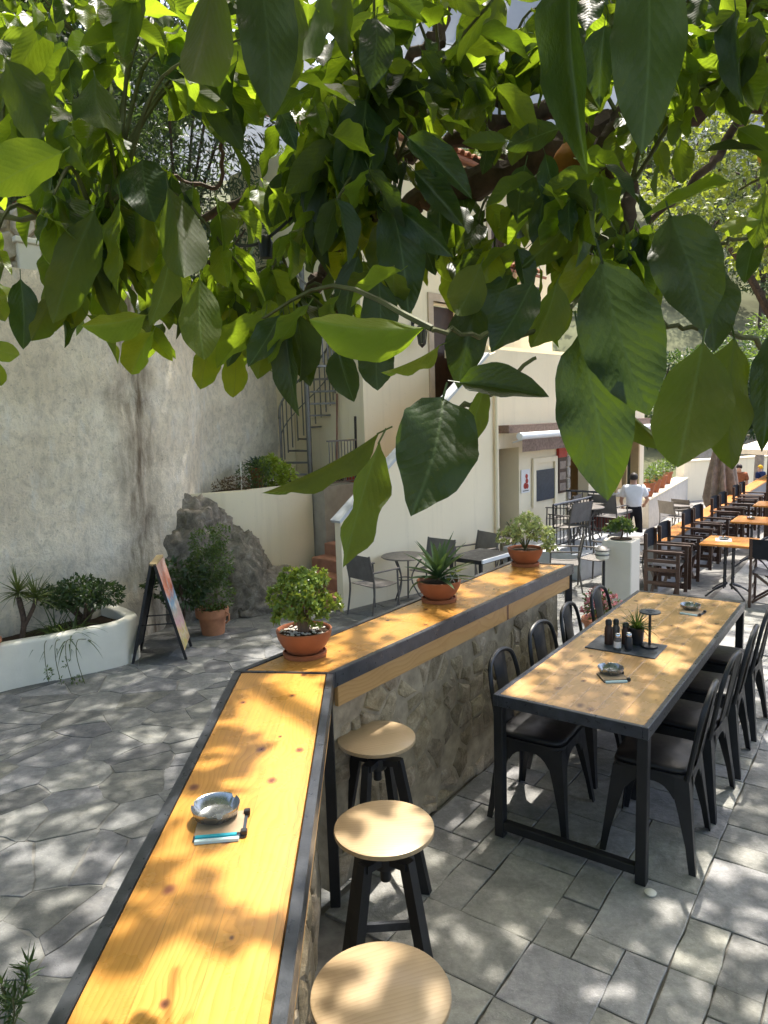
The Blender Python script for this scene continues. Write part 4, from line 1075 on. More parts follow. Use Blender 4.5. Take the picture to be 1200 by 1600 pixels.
dup(ccrd, tb(1.98, .50, .7505), YAW-PI/2-.1, 'brown card holder with a pale slip at the far end of the dining table')
at1 = ashtray('steel ashtray on the near half of the dining table', tb(.57, .40, .7605), 1.0)
dup(at1, tb(2.05, .47, .7605), .2, 'steel ashtray at the far end of the dining table')
t = thing('slate_mat', 'black slate mat in the middle of the dining table', 'mat', tb(1.05, .335, .7505), YAW); mb = MB(); mb.rbox(-.135, .135, -.20, .20, 0, .006, .002); mb.build('sheet', m_slate, t)
MZ = .757
def shaker(nm, label, al, ac, r, h, mat, capm, label_m=None, cat='shaker'):
    t = thing(nm, label, cat, tb(al, ac, MZ), .3)
    mb = MB(); mb.lathe([(r, 0), (r, h*.62), (r*.72, h*.72), (r*.7, h*.78)], 16); mb.build('body', mat, t, True, 50)
    mb = MB(); mb.lathe([(r*.78, h*.78), (r*.8, h*.93), (r*.5, h), (0, h)], 16); mb.build('cap', capm, t, True, 50)
    if label_m: mb = MB(); mb.lathe([(r*1.02, h*.12), (r*1.02, h*.5)], 16); mb.build('paper_label', label_m, t, True)
shaker('salt_shaker', 'small glass shaker with a pale label in front of the group on the slate mat', .97, .31, .021, .095, m_greyfr, m_chrome, m_twhite)
shaker('pepper_mill', 'tall dark grinder at the left of the group on the slate mat', 1.04, .235, .024, .15, m_brown, m_black, None, 'grinder')
shaker('oil_bottle', 'second dark bottle beside the tall grinder on the slate mat', 1.10, .26, .022, .14, m_greyfr, m_black, None, 'bottle')
shaker('pepper_shaker', 'dark shaker with a steel cap to the right of the pale label shaker', 1.0, .365, .021, .10, m_black, m_chrome, None)
shaker('vinegar_bottle', 'dark bottle at the back of the slate mat', 1.09, .32, .024, .13, m_brown, m_black, None, 'bottle')
t = thing('table_plant', 'small grassy plant in a black pot on the slate mat', 'potted plant', tb(1.12, .375, MZ)); mb = MB(); mb.lathe([(.035, 0), (.045, .10), (.04, .10), (.036, .085), (0, .085)], 18); mb.build('pot', m_black, t, True)
mb = MB()
for k in range(46):
    az = random.uniform(0, 2*PI); el = random.uniform(.5, 1.5); strap_leaf(mb, (0,0,.085), (math.cos(az)*math.cos(el), math.sin(az)*math.cos(el), math.sin(el)), random.uniform(.09, .2), .011, random.uniform(.4, 1.5))
mb.build('blades', m_shrub2, t, True)
t = thing('paper_stand', 'black stand with a round disc top on the slate mat', 'stand', tb(1.10, .455, MZ)); mb = MB(); mb.lathe([(0, 0), (.048, 0), (.048, .01), (.012, .016)], 24); mb.build('foot', m_black, t, True, 40); mb = MB(); mb.lathe([(.008, .012), (.008, .205)], 10); mb.build('rod', m_black, t, True)
mb = MB(); mb.lathe([(0, .205), (.058, .205), (.059, .209), (.058, .213), (.03, .212), (.028, .209), (.012, .209), (.01, .213), (0, .213)], 28); mb.build('disc', m_slate, t, True, 40)

def bowl_pot(nm, label, loc, r=.128, mat=m_terra):
    t = thing(nm, label, 'potted plant', loc)
    mb = MB(); mb.lathe([(r*.78, 0), (r*.80, .018), (r*.74, .022), (r*.72, .01)], 40); mb.build('saucer', mat, t, True, 50)
    mb = MB(); k = r/.128
    mb.lathe([(.066*k, .012), (.078*k, .022), (.104*k, .052), (.122*k, .088), (.127*k, .112), (.129*k, .122), (.124*k, .125), (.119*k, .120), (.117*k, .10)], 44); mb.build('bowl', mat, t, True, 50)
    mb = MB(); n = 24; mb.lathe([(.117*k, .104), (.07*k, .108), (0, .113)], n); mb.build('soil', m_soil, t, True)
    return t
jd = bowl_pot('jade_plant', 'dense round jade plant in a terracotta bowl at the corner of the golden counter', (-.386, 3.205, 1.0515))
mb = MB(); rr = random.Random(2)
for k in range(7):
    a = k*.9+.3; R_ = rr.uniform(.05, .11); mb.tube(bez([(.012*math.cos(a), .012*math.sin(a), .11), (.03*math.cos(a), .03*math.sin(a), .18), (R_*math.cos(a), R_*math.sin(a), .27+.05*rr.random())], 5), [.013]*5+[.008]*5+[.006], 7)
mb.build('stem', simple('jade stem', (.16, .10, .06), .7), jd, True)
mb = MB()
for k in range(90):
    a = rr.uniform(0, 6.28); q = rr.uniform(.035, .108); s_ = rr.uniform(.005, .010); mb.lathe([(0, -s_*.5), (s_, 0), (0, s_*.6)], 6, (q*math.cos(a), q*math.sin(a), .114))
tag(mb.build('pebbles', m_pebble, jd, True), kind='stuff')
def rosettes(cl, n, L, nm, mat, parent, W=.65, k=7, rad=1.0):
    """succulent: clusters of thick little leaves at the branch tips"""
    P = []; Dv = []; Nv = []
    c = np.array(cl, float); wgt = (c[:, 3]*c[:, 4]*c[:, 5])**.66; idx = RNG.choice(len(c), n, p=wgt/wgt.sum()); u = unit(n); u[:, 2] = np.abs(u[:, 2])*.9-.25; u /= np.linalg.norm(u, axis=1, keepdims=True)
    C = c[idx, :3]+u*c[idx, 3:]*(.55+.45*RNG.random(n)**.5)[:, None]
    for i in range(n):
        a0 = RNG.random()*6.28; ax = Vector(u[i]).normalized(); s_ = ax.orthogonal().normalized(); t_ = ax.cross(s_)
        for j in range(k):
            a = a0+j*2.4; e = .3+.9*j/k; d = (s_*math.cos(a)+t_*math.sin(a))*math.cos(e)+ax*math.sin(e)
            P.append(C[i]); Dv.append(d); Nv.append(ax)
    m = len(P); return leaf_mass(np.array(P), np.array(Dv), np.array(Nv), L*RNG.uniform(.75, 1.2, m), L*W*RNG.uniform(.8, 1.2, m), nm, mat, parent, fold=.12)
rosettes([(0,0,.29,.10,.10,.10), (-.10,-.02,.27,.06,.065,.065), (.11,.0,.23,.065,.06,.055), (-.04,.04,.35,.065,.06,.055), (.05,.03,.34,.065,.06,.06), (-.06,-.07,.20,.065,.05,.06), (.03,-.06,.23,.07,.05,.06), (.07,-.06,.18,.05,.04,.04)], 330, .027, 'foliage', m_jade, jd, .62)
ag = bowl_pot('agave_plant', 'spiky agave in a terracotta bowl halfway along the far counter', (.308, 4.11, 1.0515), .13)
mb = MB()
for k in range(30):
    az = k*2.4+rr.uniform(-.2, .2); el = .1+1.2*k/30; strap_leaf(mb, (.015*math.cos(az), .015*math.sin(az), .12+.002*k), (math.cos(az)*math.cos(el), math.sin(az)*math.cos(el), math.sin(el)), rr.uniform(.17, .25), .046, .35, 8, taper=1.2)
mb.build('rosette', m_agave, ag, True)
mb = MB(); strap_leaf(mb, (.05, -.04, .12), (.6, .3, .75), .16, .045, .9); mb.build('young_leaf', m_lime, ag, True)
mb = MB(); strap_leaf(mb, (-.1, -.04, .12), (-.6, -.3, .2), .12, .03, 1.8); mb.build('yellow_leaf', m_yuc, ag, True)
t = thing('wheel_ornament', 'small pale wire wheel leaning in the agave bowl', 'ornament', (.308+.075, 4.11-.05, 1.165), -.5)
mb = MB(); mb.tube([(.042*math.cos(a), 0, .03+.042*math.sin(a)) for a in np.linspace(0, 2*PI, 24)[:-1]], .0035, 6, close=True); mb.build('rim', m_pebble, t, True)
for k in range(6):
    mb = MB(); mb.tube([(0, 0, .03), (.04*math.cos(k*PI/3), 0, .03+.04*math.sin(k*PI/3))], .0022, 5); mb.build('spoke', m_pebble, t)
vg = bowl_pot('variegated_plant', 'loose pale variegated plant in a terracotta bowl at the far end of the counter', (1.0, 5.03, 1.0515), .125)
mb = MB()
for k in range(14):
    a = rr.uniform(0, 6.28); R_ = rr.uniform(.06, .19); mb.tube(bez([(0, 0, .11), (R_*.4*math.cos(a), R_*.4*math.sin(a), .2), (R_*math.cos(a), R_*math.sin(a), rr.uniform(.16, .33))], 4), .0035, 5)
mb.build('stem', m_twig, vg, True)
rosettes([(0,0,.24,.13,.13,.11), (-.12,-.03,.2,.09,.08,.08), (.12,0,.2,.09,.08,.08), (.02,0,.32,.08,.08,.06), (.16,-.05,.13,.05,.05,.05)], 230, .03, 'foliage', m_varieg, vg, .5, 6)

# rosemary sprig standing in the street side bottom corner
t = thing('rosemary_sprig', 'dark green needle sprig rising in the bottom left corner', 'plant', onz(10, 1640, -.38))
mb = MB(); tips = [(onz(20, 1560, .05), .0), (onz(45, 1505, .0), .02), (onz(2, 1540, .05), -.03)]
base = Vector(t.location); rv = []
for p, _ in tips:
    q = p-base; pts = bez([(0,0,0), q*.5+Vector((.02,0,.03)), q], 6); mb.tube(pts, .004, 5); rv += pts[6:]
mb.build('stem', m_twig, t, True)
P = np.array([tuple(rv[i % len(rv)]) for i in range(170)]); Dv = unit(170)+np.array([0, .2, .6]); leaf_mass(P, Dv, unit(170), RNG.uniform(.05, .09, 170), np.full(170, .010), 'needles', m_shrub, t)

# ------------------------------------------------------------------ white planter pillar, lamp, flower pot
LZ = -.41
t = thing('pillar_planter', 'tall square off white planter pillar beyond the dining table', 'planter', (2.97, 8.87, LZ), YAW)
mb = MB(); mb.rbox(-.185, .185, -.185, .185, 0, .93, .012); mb.build('pillar', simple('off white render', (.62, .58, .50), .8, .25, 0, .04, 4, .1), t)
mb = MB(); mb.lathe([(.0, .9315), (.13, .9315), (.135, .938), (.12, .938)], 20); mb.build('soil', m_soil, t)
t2 = thing('pillar_plant', 'small leafy plant growing on top of the white pillar', 'plant', (2.97, 8.87, LZ+.938)); mb = MB(); mb.tube(bez([(0,0,0), (.02,0,.08), (0,.02,.16)], 4), .012, 6); mb.build('stem', m_bark, t2, True)
rosettes([(0,0,.18,.13,.12,.07), (-.12,0,.13,.08,.08,.06), (.1,.02,.12,.08,.08,.06)], 70, .06, 'foliage', m_shrub2, t2, .55, 6)
P = at(941, 866, 8.75)
t = thing('globe_lamp', 'round caged lamp on a thin post left of the white pillar', 'lamp', (P.x, P.y, LZ)); h = P.z-LZ
mb = MB(); mb.tube([(.02, .0, 0), (.02, 0, h-.06)], .018, 8); mb.build('post', m_black, t, True)
mb = MB(); mb.lathe([(.03, h-.075), (.075, h-.05), (.085, h), (.075, h+.05), (.03, h+.08)], 16); mb.build('globe', m_bulb, t, True)
mb = MB(); mb.lathe([(.09, h+.045), (.10, h+.06), (.05, h+.10), (0, h+.105)], 16); mb.lathe([(.088, h-.01), (.092, h), (.088, h+.01)], 16); mb.build('cage', m_galv, t, True)
t = thing('flower_pot', 'terracotta pot of pink flowers behind the far left table chairs', 'potted plant', (2.08, 6.75, ter_z(Vector((2.08, 6.75, 0)).dot(A_))))
mb = MB(); mb.lathe([(.12, 0), (.17, .27), (.19, .27), (.19, .31), (.165, .31), (.15, .26), (0, .26)], 24); mb.build('pot', simple('orange terracotta', (.50, .19, .09), .65), t, True)
blob_leaves([(0,0,.38,.16,.15,.1), (-.08,0,.47,.1,.1,.1), (.08,.03,.46,.1,.1,.1)], 260, .05, 'foliage', m_shrub2, t)
blob_leaves([(-.06,-.02,.52,.09,.09,.09), (.1,0,.46,.09,.09,.08), (-.12,0,.42,.07,.07,.07)], 220, .038, 'flowers', m_pink2, t, .8)['kind'] = 'stuff'
t = thing('white_bag', 'small white bundle on the paving by the pink flower pot', 'bag', (2.33, 6.62, ter_z(Vector((2.33, 6.62, 0)).dot(A_))))
bm = bmesh.new(); bmesh.ops.create_icosphere(bm, subdivisions=3, radius=1)
for v in bm.verts: k = 1+.35*mnoise.noise(v.co*2); v.co = Vector((v.co.x*.12*k, v.co.y*.11*k, .13+v.co.z*.13*k))
MB().bm(bm).build('cloth', m_twhite, t, True)

# ------------------------------------------------------------------ café tables and director chairs on the far terrace
T0 = Vector((4.64, 9.48, LZ))
def director(label, loc, rz, group):
    t = thing('director_chair', label, 'chair', loc, rz, group)                          # faces local +x
    for sy in (-1, 1):
        y = sy*.27
        mb = MB(); mb.rbox(-.25, .25, y-.03, y+.03, .635, .66, .005); mb.build('armrest', m_dark, t)
        mb = MB(); mb.bar((.20, y, 0), (.20, y, .634), .046, .03); mb.build('front_post', m_dark, t)
        mb = MB(); mb.bar((-.20, y, 0), (-.22, y, .88), .046, .03); mb.build('back_post', m_dark, t)
        for z in (.52, .40, .22, .06):
            mb = MB(); mb.bar((-.195, y+.012*sy, z), (.195, y+.012*sy, z), .024, .044); mb.build('side_rail', m_dark, t)
    for x in (-.15, .15):
        for s in (-1, 1):
            mb = MB(); mb.bar((x+.012*s, -.25*s, .06), (x+.012*s, .25*s, .44), .042, .026); mb.build('cross_leg', m_dark, t)
    mb = MB(); mb.grid(lambda u, v: (-.19+.38*u, -.265+.53*v, .455-.03*math.sin(PI*v)), 4, 8); mb.grid(lambda u, v: (-.19+.38*u, -.265+.53*v, .450-.03*math.sin(PI*v)), 4, 8); mb.build('seat_canvas', m_canvas, t, True)
    mb = MB()
    for e in (0, -.006): mb.grid(lambda u, v: (-.218-.04*math.sin(PI*u)+e-.012*v, -.295+.59*u, .64+.25*v), 10, 3)
    mb.build('back_canvas', m_canvas, t, True)
    return t
def cafe_table(label, loc, rz):
    t = thing('cafe_table', label, 'table', loc, rz, 'orange topped café tables')
    mb = MB(); mb.rbox(-.36, .36, -.31, .31, .722, .752, .004); mb.build('tabletop', m_cafe, t)
    mb = MB(); mb.rbox(-.2, .2, -.2, .2, .708, .7215, .003); mb.build('bracket', m_black, t)
    for sx in (-1, 1):
        for sy in (-1, 1):
            mb = MB(); mb.tube([(sx*.05, sy*.05, .1), (sx*.05, sy*.05, .71)], .012, 6)
            for z in (.25, .45, .62): mb.lathe([(.012, z-.015), (.02, z), (.012, z+.015)], 8, (sx*.05, sy*.05, 0))
            mb.build('column', m_black, t, True)
            mb = MB(); mb.tube(bez([(sx*.03, sy*.03, .16), (sx*.14, sy*.14, .10), (sx*.24, sy*.24, .012)], 5), [.02]*5+[.013]*6, 6); mb.build('foot', m_black, t, True)
    return t
rzc = math.atan2(B_.y, B_.x)
ct0 = cafe_table('nearest orange topped café table beyond the dining table', T0, YAW)
TS = ['second orange topped café table from the front of the row', 'third orange topped café table from the front of the row', 'farthest orange topped café table of the row']
for k in range(1, 4): dup(ct0, T0+A_*2.15*k, YAW, TS[k-1])
ords = ['nearest', 'second', 'third', 'fourth', 'fifth', 'sixth', 'seventh', 'eighth']
dc0 = None
for k in range(4):
    for j, s in enumerate((-.36, .36)):
        loc = T0+A_*(2.15*k+s)-B_*.72; r = rzc+random.uniform(-.06, .06); lb = f'{ords[2*k+j]} black canvas director chair from the front, left side of the café tables'
        if dc0 is None: dc0 = director(lb, loc, r, 'director chairs left of the café tables')
        else: dup(dc0, loc, r, lb)
for k in range(1, 4):
    for j, s in enumerate((-.36, .36)):
        q = T0+A_*(2.15*k+s)+B_*.72
        if proj(q-B_*.25+Vector((0,0,.6)))[0] > 1215: continue
        dup(dc0, q, rzc+PI, 'director chair on the right side of the café tables, cut by the picture edge', 'director chairs right of the café tables')
q = onz(1203, 955, LZ); dup(dc0, q+Vector((.18, .2, 0)), rzc+PI*.5, 'dark director chair at the right picture edge beside the nearest café table', 'director chairs right of the café tables')
t = thing('paper_menu', 'pale menu sheet lying on the nearest café table', 'menu', T0+Vector((-.06, .05, .7525)), YAW+.2); mb = MB(); mb.rbox(-.12, .12, -.10, .10, 0, .006, .001); mb.build('sheet', m_twhite, t)
dup(at1, T0+Vector((-.05, .07, .7595)), .6, 'steel ashtray on the pale menu of the nearest café table')
dup(at1, T0+A_*2.15+Vector((-.05, .05, .753)), 1.6, 'steel ashtray on the second café table')
lb = thing('ledge_counter', 'low grey wall with an orange wood ledge behind the director chairs', 'counter', T0-B_*1.12-A_*.2, YAW)
mb = MB(); mb.box(.7, 13, -.07, .12, -.9, .52); mb.build('wall', simple('grey wall render', (.30, .29, .28), .85, .2, 0, .1, 2, .3), lb)
for k in range(6):
    mb = MB(); mb.rbox(.7+2.05*k+.002, .7+2.05*(k+1)-.002, -.13, .15, .521, .56, .003); mb.build('ledge_board', m_cafe, lb)

# ------------------------------------------------------------------ grey terrace chairs and tables by the house
def grey_chair(label, loc, rz, group):
    t = thing('terrace_chair', label, 'chair', loc, rz, group)                           # faces local +x
    for sy in (-1, 1):
        y = sy*.26
        mb = MB(); mb.tube([(.24, y, 0), (.22, y, .64)], .014, 6); mb.build('front_leg', m_greyfr, t, True)
        mb = MB(); mb.tube(bez([(-.26, y, 0), (-.20, y, .43), (-.28, y, .88)], 5), .014, 6); mb.build('back_post', m_greyfr, t, True)
        mb = MB(); mb.rbox(-.24, .25, y-.02, y+.02, .635, .655, .004); mb.build('armrest', m_greyfr, t)
    mb = MB(); mb.grid(lambda u, v: (-.2+.43*u, -.25+.5*v, .445-.015*math.sin(PI*u)), 4, 4); mb.grid(lambda u, v: (-.2+.43*u, -.25+.5*v, .435-.015*math.sin(PI*u)), 4, 4); mb.build('seat', m_greych, t, True)
    mb = MB()
    for e in (0, -.01): mb.grid(lambda u, v: (-.205-.075*v+e, -.25+.5*u, .52+.35*v), 4, 4)
    mb.build('backrest', m_greych, t, True)
    return t
def grey_table(label, loc, rz=0):
    t = thing('bistro_table', label, 'table', loc, rz, 'small grey bistro tables')
    mb = MB(); mb.lathe([(.0, .705), (.33, .705), (.34, .715), (.33, .725), (0, .725)], 36); mb.build('tabletop', m_greyfr, t, True, 40)
    for k in range(3):
        a = k*2.094; c, s = math.cos(a), math.sin(a)
        mb = MB(); mb.tube(bez([(.27*c, .27*s, .70), (.10*c, .10*s, .38), (.28*c, .28*s, .0)], 6), .012, 6); mb.build('leg', m_greyfr, t, True)
    mb = MB(); mb.tube([(.11*math.cos(a), .11*math.sin(a), .38) for a in np.linspace(0, 2*PI, 20)[:-1]], .009, 5, close=True); mb.build('ring', m_greyfr, t, True)
    return t
def gl_(x, y): p = bl(x, y); return Vector((p.x, p.y, street_z(p.x, p.y)))
g1 = grey_chair('grey mesh armchair at the foot of the stair wall, left of the bistro tables', gl_(.22, -.48), BROT-.1, 'grey mesh chairs by the stair wall')
gt1 = grey_table('round bistro table between the grey chairs, half hidden by the agave', gl_(.95, -.42))
dup(g1, gl_(1.55, -.42), BROT+PI, 'grey mesh armchair directly behind the agave bowl')
dup(g1, gl_(2.75, -.40), BROT+PI*.92, 'grey mesh armchair right of the agave, back towards the house wall')
dup(gt1, gl_(3.45, -.45), 0, 'round bistro table by the drain pipe, behind the pale variegated plant')
t = thing('low_black_table', 'low black table with a front edge painted pale as sunlit just behind the counter', 'table', gl_(1.75, -1.2), BROT); mb = MB(); mb.rbox(-.4, .4, -.3, .3, .64, .70, .004); mb.build('body', m_black, t); mb = MB(); mb.rbox(-.405, .405, -.33, -.302, .66, .715, .004); mb.build('sunlit_edge', m_awnw, t)  # white strip paints sunlight on the table's front edge
for x in (-.36, .36):
    for y in (-.26, .26): mb = MB(); mb.rbox(x-.02, x+.02, y-.02, y+.02, 0, .639, .003); mb.build('leg', m_black, t)
for i, (x, y, z, r, lbl) in enumerate(((4.5, -1.15, -.28, 2.2, 'grey mesh chair on the café platform beside the shop door'), (5.35, -.55, -.28, 2.6, 'grey mesh chair on the platform under the black board'), (5.9, -1.2, -.28, .8, 'grey mesh chair on the platform at the railing corner'), (3.25, -1.75, None, 2.9, 'grey mesh chair on the street in front of the platform'), (4.0, -1.95, None, 2.4, 'grey mesh chair near the lamp, in front of the railing'), (4.7, -2.3, None, 2.7, 'grey mesh chair behind the globe lamp'))):
    p = bl(x, y, z) if z is not None else gl_(x, y); dup(g1, p, r, lbl, 'grey mesh chairs around the café platform')
for x, y, z, lbl in ((4.95, -1.2, -.28, 'bistro table on the café platform near the shop door'), (5.6, -.95, -.28, 'bistro table on the café platform at the railing'), (4.35, -2.5, None, 'bistro table on the street by the white pillar')):
    p = bl(x, y, z) if z is not None else gl_(x, y); dup(gt1, p, .4, lbl)
P = at(952, 815, 14.6); t = thing('covered_table', 'table with a dark red skirt and grey top beside the man', 'table', (P.x, P.y, street_z(P.x, P.y)), BROT)
mb = MB(); mb.rbox(-.33, .33, -.3, .3, .0, .92, .02); mb.build('skirt', m_dkred, t); mb = MB(); mb.rbox(-.36, .36, -.33, .33, .921, .98, .01); mb.build('top', m_greych, t)

# ------------------------------------------------------------------ sign board
SB = Vector((-2.60, 8.02, 0)); SB.z = street_z(SB.x, SB.y)
t = thing('sign_board', 'folding pavement sign board with a colourful printed panel', 'sign', SB, .155)
hy = .27
def sb_panel(nm, x0, x1, mat, th=.025):
    mb = MB(); d = Vector((x1-x0, 0, 1.12)).normalized(); n = Vector((d.z, 0, -d.x))*th
    for y0, y1 in ((-hy, -hy+.035), (hy-.035, hy)): mb.add([Vector((x0, y, 0))+n*k for y in (y0, y1) for k in (-.5, .5)]+[Vector((x1, y, 1.12))+n*k for y in (y0, y1) for k in (-.5, .5)], [(0,1,3,2),(4,6,7,5),(0,4,5,1),(2,3,7,6),(0,2,6,4),(1,5,7,3)])
    return mb.build(nm, mat, t)
sb_panel('rear_frame', -.30, -.03, m_black, .03); fr = sb_panel('front_frame', .28, .01, m_black, .03)
nd = Vector((1.12, 0, .27)).normalized()
def fp(u, v): return Vector((.28-.27*v, -hy+.0+u*2*hy, 1.12*v))+nd*.018
def art():
    T = NT('printed menu panel'); p = T.coord(); x, y, z = T.sep(p)
    n = T.noise(T.mapp(p, (1, 1.6, 1)), 4.5, 3, .6, .8)
    c = T.ramp(T.math('ADD', T.math('MULTIPLY', z, .72), T.math('MULTIPLY', n, .45)), [(.10, (.42, .40, .46)), (.30, (.50, .34, .20)), (.38, (.45, .42, .08)), (.48, (.52, .30, .34)), (.60, (.40, .33, .25)), (.70, (.10, .30, .46)), (.78, (.52, .14, .05)), (1.0, (.50, .30, .24))])
    c = T.mix(T.mr(T.noise(p, 15, 3, .7), .5, .64, 0, .75), c, (.55, .50, .47))
    c = T.mix(T.mr(T.vor(p, 16), .0, .28, .75, 0), c, (.14, .06, .05))
    T.pbr(c, .4, .4); return T.m
mb = MB(); mb.grid(lambda u, v: fp(u, .10+.88*v), 2, 6); mb.grid(lambda u, v: fp(u, .10+.88*v)-nd*.008, 2, 6); mb.build('panel', art(), t)
mb = MB(); mb.grid(lambda u, v: Vector((-.30+.27*(.1+.88*v)+.004, -hy+.03+u*(2*hy-.06), 1.12*(.1+.88*v))), 2, 6); mb.build('rear_panel', m_slate, t)
mb = MB(); mb.rbox(-.045, .03, -hy, hy, 1.10, 1.13, .004); mb.build('hinge', m_tan, t)
mb = MB()
for y in (-.2, .2): mb.bar((-.2, y, .42), (.19, y, .42), .012)
mb.build('stay', m_black, t)

# ================================================================== FAR BACKGROUND
def skin_mesh(name, verts, edges, radii, mat, parent, sub=2, root=0):
    me = bpy.data.meshes.new(name); me.from_pydata([tuple(v) for v in verts], edges, []); o = bpy.data.objects.new(name, me); COL.objects.link(o)
    m = o.modifiers.new('skin', 'SKIN'); m.use_smooth_shade = True
    for i, r in enumerate(radii): me.skin_vertices[0].data[i].radius = r if isinstance(r, tuple) else (r, r)
    me.skin_vertices[0].data[root].use_root = True
    s = o.modifiers.new('sub', 'SUBSURF'); s.levels = sub; s.render_levels = sub
    dg = bpy.context.evaluated_depsgraph_get(); m2 = bpy.data.meshes.new_from_object(o.evaluated_get(dg)); bpy.data.objects.remove(o)
    m2.name = name; m2.materials.clear(); m2.materials.append(mat); m2.polygons.foreach_set('use_smooth', [True]*len(m2.polygons)); return linkmesh(name, m2, parent)
def person(label, loc, rz, H, arms, lean, top, bottom, shorts=False, hair=m_hair, hat=None, legs=(.09, .10)):
    """faces local +y; arms: elbow and wrist offsets for both sides"""
    t = thing('person', label, 'person', loc, rz); k = H/1.75; V = []; E = []; R_ = []
    def v(p, r, par=None):
        V.append(Vector(p)*k); R_.append(r*k if not isinstance(r, tuple) else (r[0]*k, r[1]*k))
        if par is not None: E.append((par, len(V)-1))
        return len(V)-1
    L = lambda z: lean*(z-.95)
    pel = v((0, 0, .95), (.145, .11)); sp = v((0, L(1.15), 1.15), (.13, .095), pel); ch = v((0, L(1.36), 1.36), (.16, .105), sp); nk = v((0, L(1.5)+.01, 1.49), .055, ch)
    hb = v((0, L(1.57)+.04, 1.57), .07, nk); ht = v((0, L(1.67)+.035, 1.665), .085, hb); v((0, L(1.57)+.12, 1.585), .02, hb)
    TV, TE, TR = [], [], []; BV, BE, BR = [], [], []
    for i, sx in enumerate((-1, 1)):
        sh = v((sx*.185, L(1.42), 1.42), .06, ch); e, w_ = arms[i]
        el = v((sx*e[0], e[1], e[2]), .045, sh); wr = v((sx*w_[0], w_[1], w_[2]), .03, el)
        d = (Vector((sx*w_[0], w_[1], w_[2]))-Vector((sx*e[0], e[1], e[2]))).normalized(); pm = v(Vector((sx*w_[0], w_[1], w_[2]))+d*.07, .036, wr)
        s_ = d.cross(Vector((0, 0, 1))).normalized() if abs(d.z) < .95 else Vector((0, 1, 0))
        P = Vector((sx*w_[0], w_[1], w_[2]))
        for q, (o_, ln) in enumerate(((-.033, .16), (-.011, .18), (.011, .175), (.033, .15))): v(P+d*ln+s_*o_+Vector((0, 0, -.02)), .009, pm)
        v(P+d*.09-s_*.06, .011, pm)
        hp_ = v((sx*.095, 0, .90), .09, pel); kn = v((sx*(legs[0]+.01), .03, .50), .058, hp_); an = v((sx*legs[1], 0, .09), .04, kn); v((sx*(legs[1]+.02), .15, .035), .035, an)
    skin_mesh('body', V, E, R_, m_skin, t)
    c = 1.13
    TV = [Vector(p)*k for p in ((0, 0, .93), (0, L(1.15), 1.15), (0, L(1.36), 1.37), (0, L(1.46), 1.475))]; TE = [(0,1),(1,2),(2,3)]; TR = [(.19*k, .15*k), (.185*k, .145*k), (.205*k, .155*k), .115*k]
    for i, sx in enumerate((-1, 1)):
        e = arms[i][0]; S_ = Vector((sx*.19, L(1.42), 1.425)); el = Vector((sx*e[0], e[1], e[2])); n = len(TV); TV += [S_*k, S_.lerp(el, .75)*k]; TE += [(2, n), (n, n+1)]; TR += [.10*k, .085*k]
    skin_mesh('shirt', TV, TE, TR, top, t)
    BV = [Vector((0, 0, 1.08))*k, Vector((0, 0, .92))*k]; BE = [(0, 1)]; BR = [(.175*k, .14*k)]*2
    for sx in (-1, 1):
        n = len(BV); kn = Vector((sx*(legs[0]+.01), .03, .50)); an = Vector((sx*legs[1], 0, .10)); hp_ = Vector((sx*.095, 0, .88))
        BV += [hp_*k, (kn if not shorts else hp_.lerp(kn, .6))*k]; BE += [(1, n), (n, n+1)]; BR += [.108*k, .078*k if not shorts else .10*k]
        if not shorts: BV.append(an*k); BE.append((n+1, n+2)); BR.append(.065*k)
    skin_mesh('shorts' if shorts else 'trousers', BV, BE, BR, bottom, t)
    for sx in (-1, 1):
        mb = MB(); bm = bmesh.new(); bmesh.ops.create_icosphere(bm, subdivisions=2, radius=1)
        for q in bm.verts: q.co = Vector((sx*(legs[1]+.008)*k+q.co.x*.05*k, .06*k+q.co.y*.135*k, max(0, .045*k+q.co.z*.055*k)))
        mb.bm(bm).build('shoe', m_black, t, True)
    bm = bmesh.new(); bmesh.ops.create_icosphere(bm, subdivisions=3, radius=1)
    for q in bm.verts: q.co = Vector((q.co.x*.093*k, (L(1.67)+.015)*k+q.co.y*.105*k, 1.675*k+max(q.co.z, -.55 if q.co.y < 0 else .1)*.105*k))
    MB().bm(bm).build('cap' if hat else 'hair', hat or hair, t, True); return t
mp = at(990, 800, 15.6)
person('man in white t-shirt and black trousers seen from behind, standing on the street', (mp.x, mp.y, street_z(mp.x, mp.y)), -.25, 1.68, (((.27, .10, 1.14), (.22, .28, .98)), ((.30, .06, 1.16), (.27, .26, 1.05))), .10, m_shirt, m_trous, legs=(.12, .16))
wp_ = at(1155, 735, 22); person('person in a rust top and blue denim shorts beside the closed parasol', (wp_.x, wp_.y, -1.30), 2.6, 1.66, (((.24, .0, 1.15), (.22, .1, .95)), ((.24, .02, 1.15), (.2, .12, .95))), .02, m_rust, m_denim, True)
wp_ = at(1189, 735, 24); person('child in navy clothes and a yellow cap near the far low wall', (wp_.x, wp_.y, -1.28), .5, 1.42, (((.24, .0, 1.15), (.22, .1, .95)), ((.24, .02, 1.15), (.2, .12, .95))), .02, m_navy, m_navy, True, hat=m_yellow)

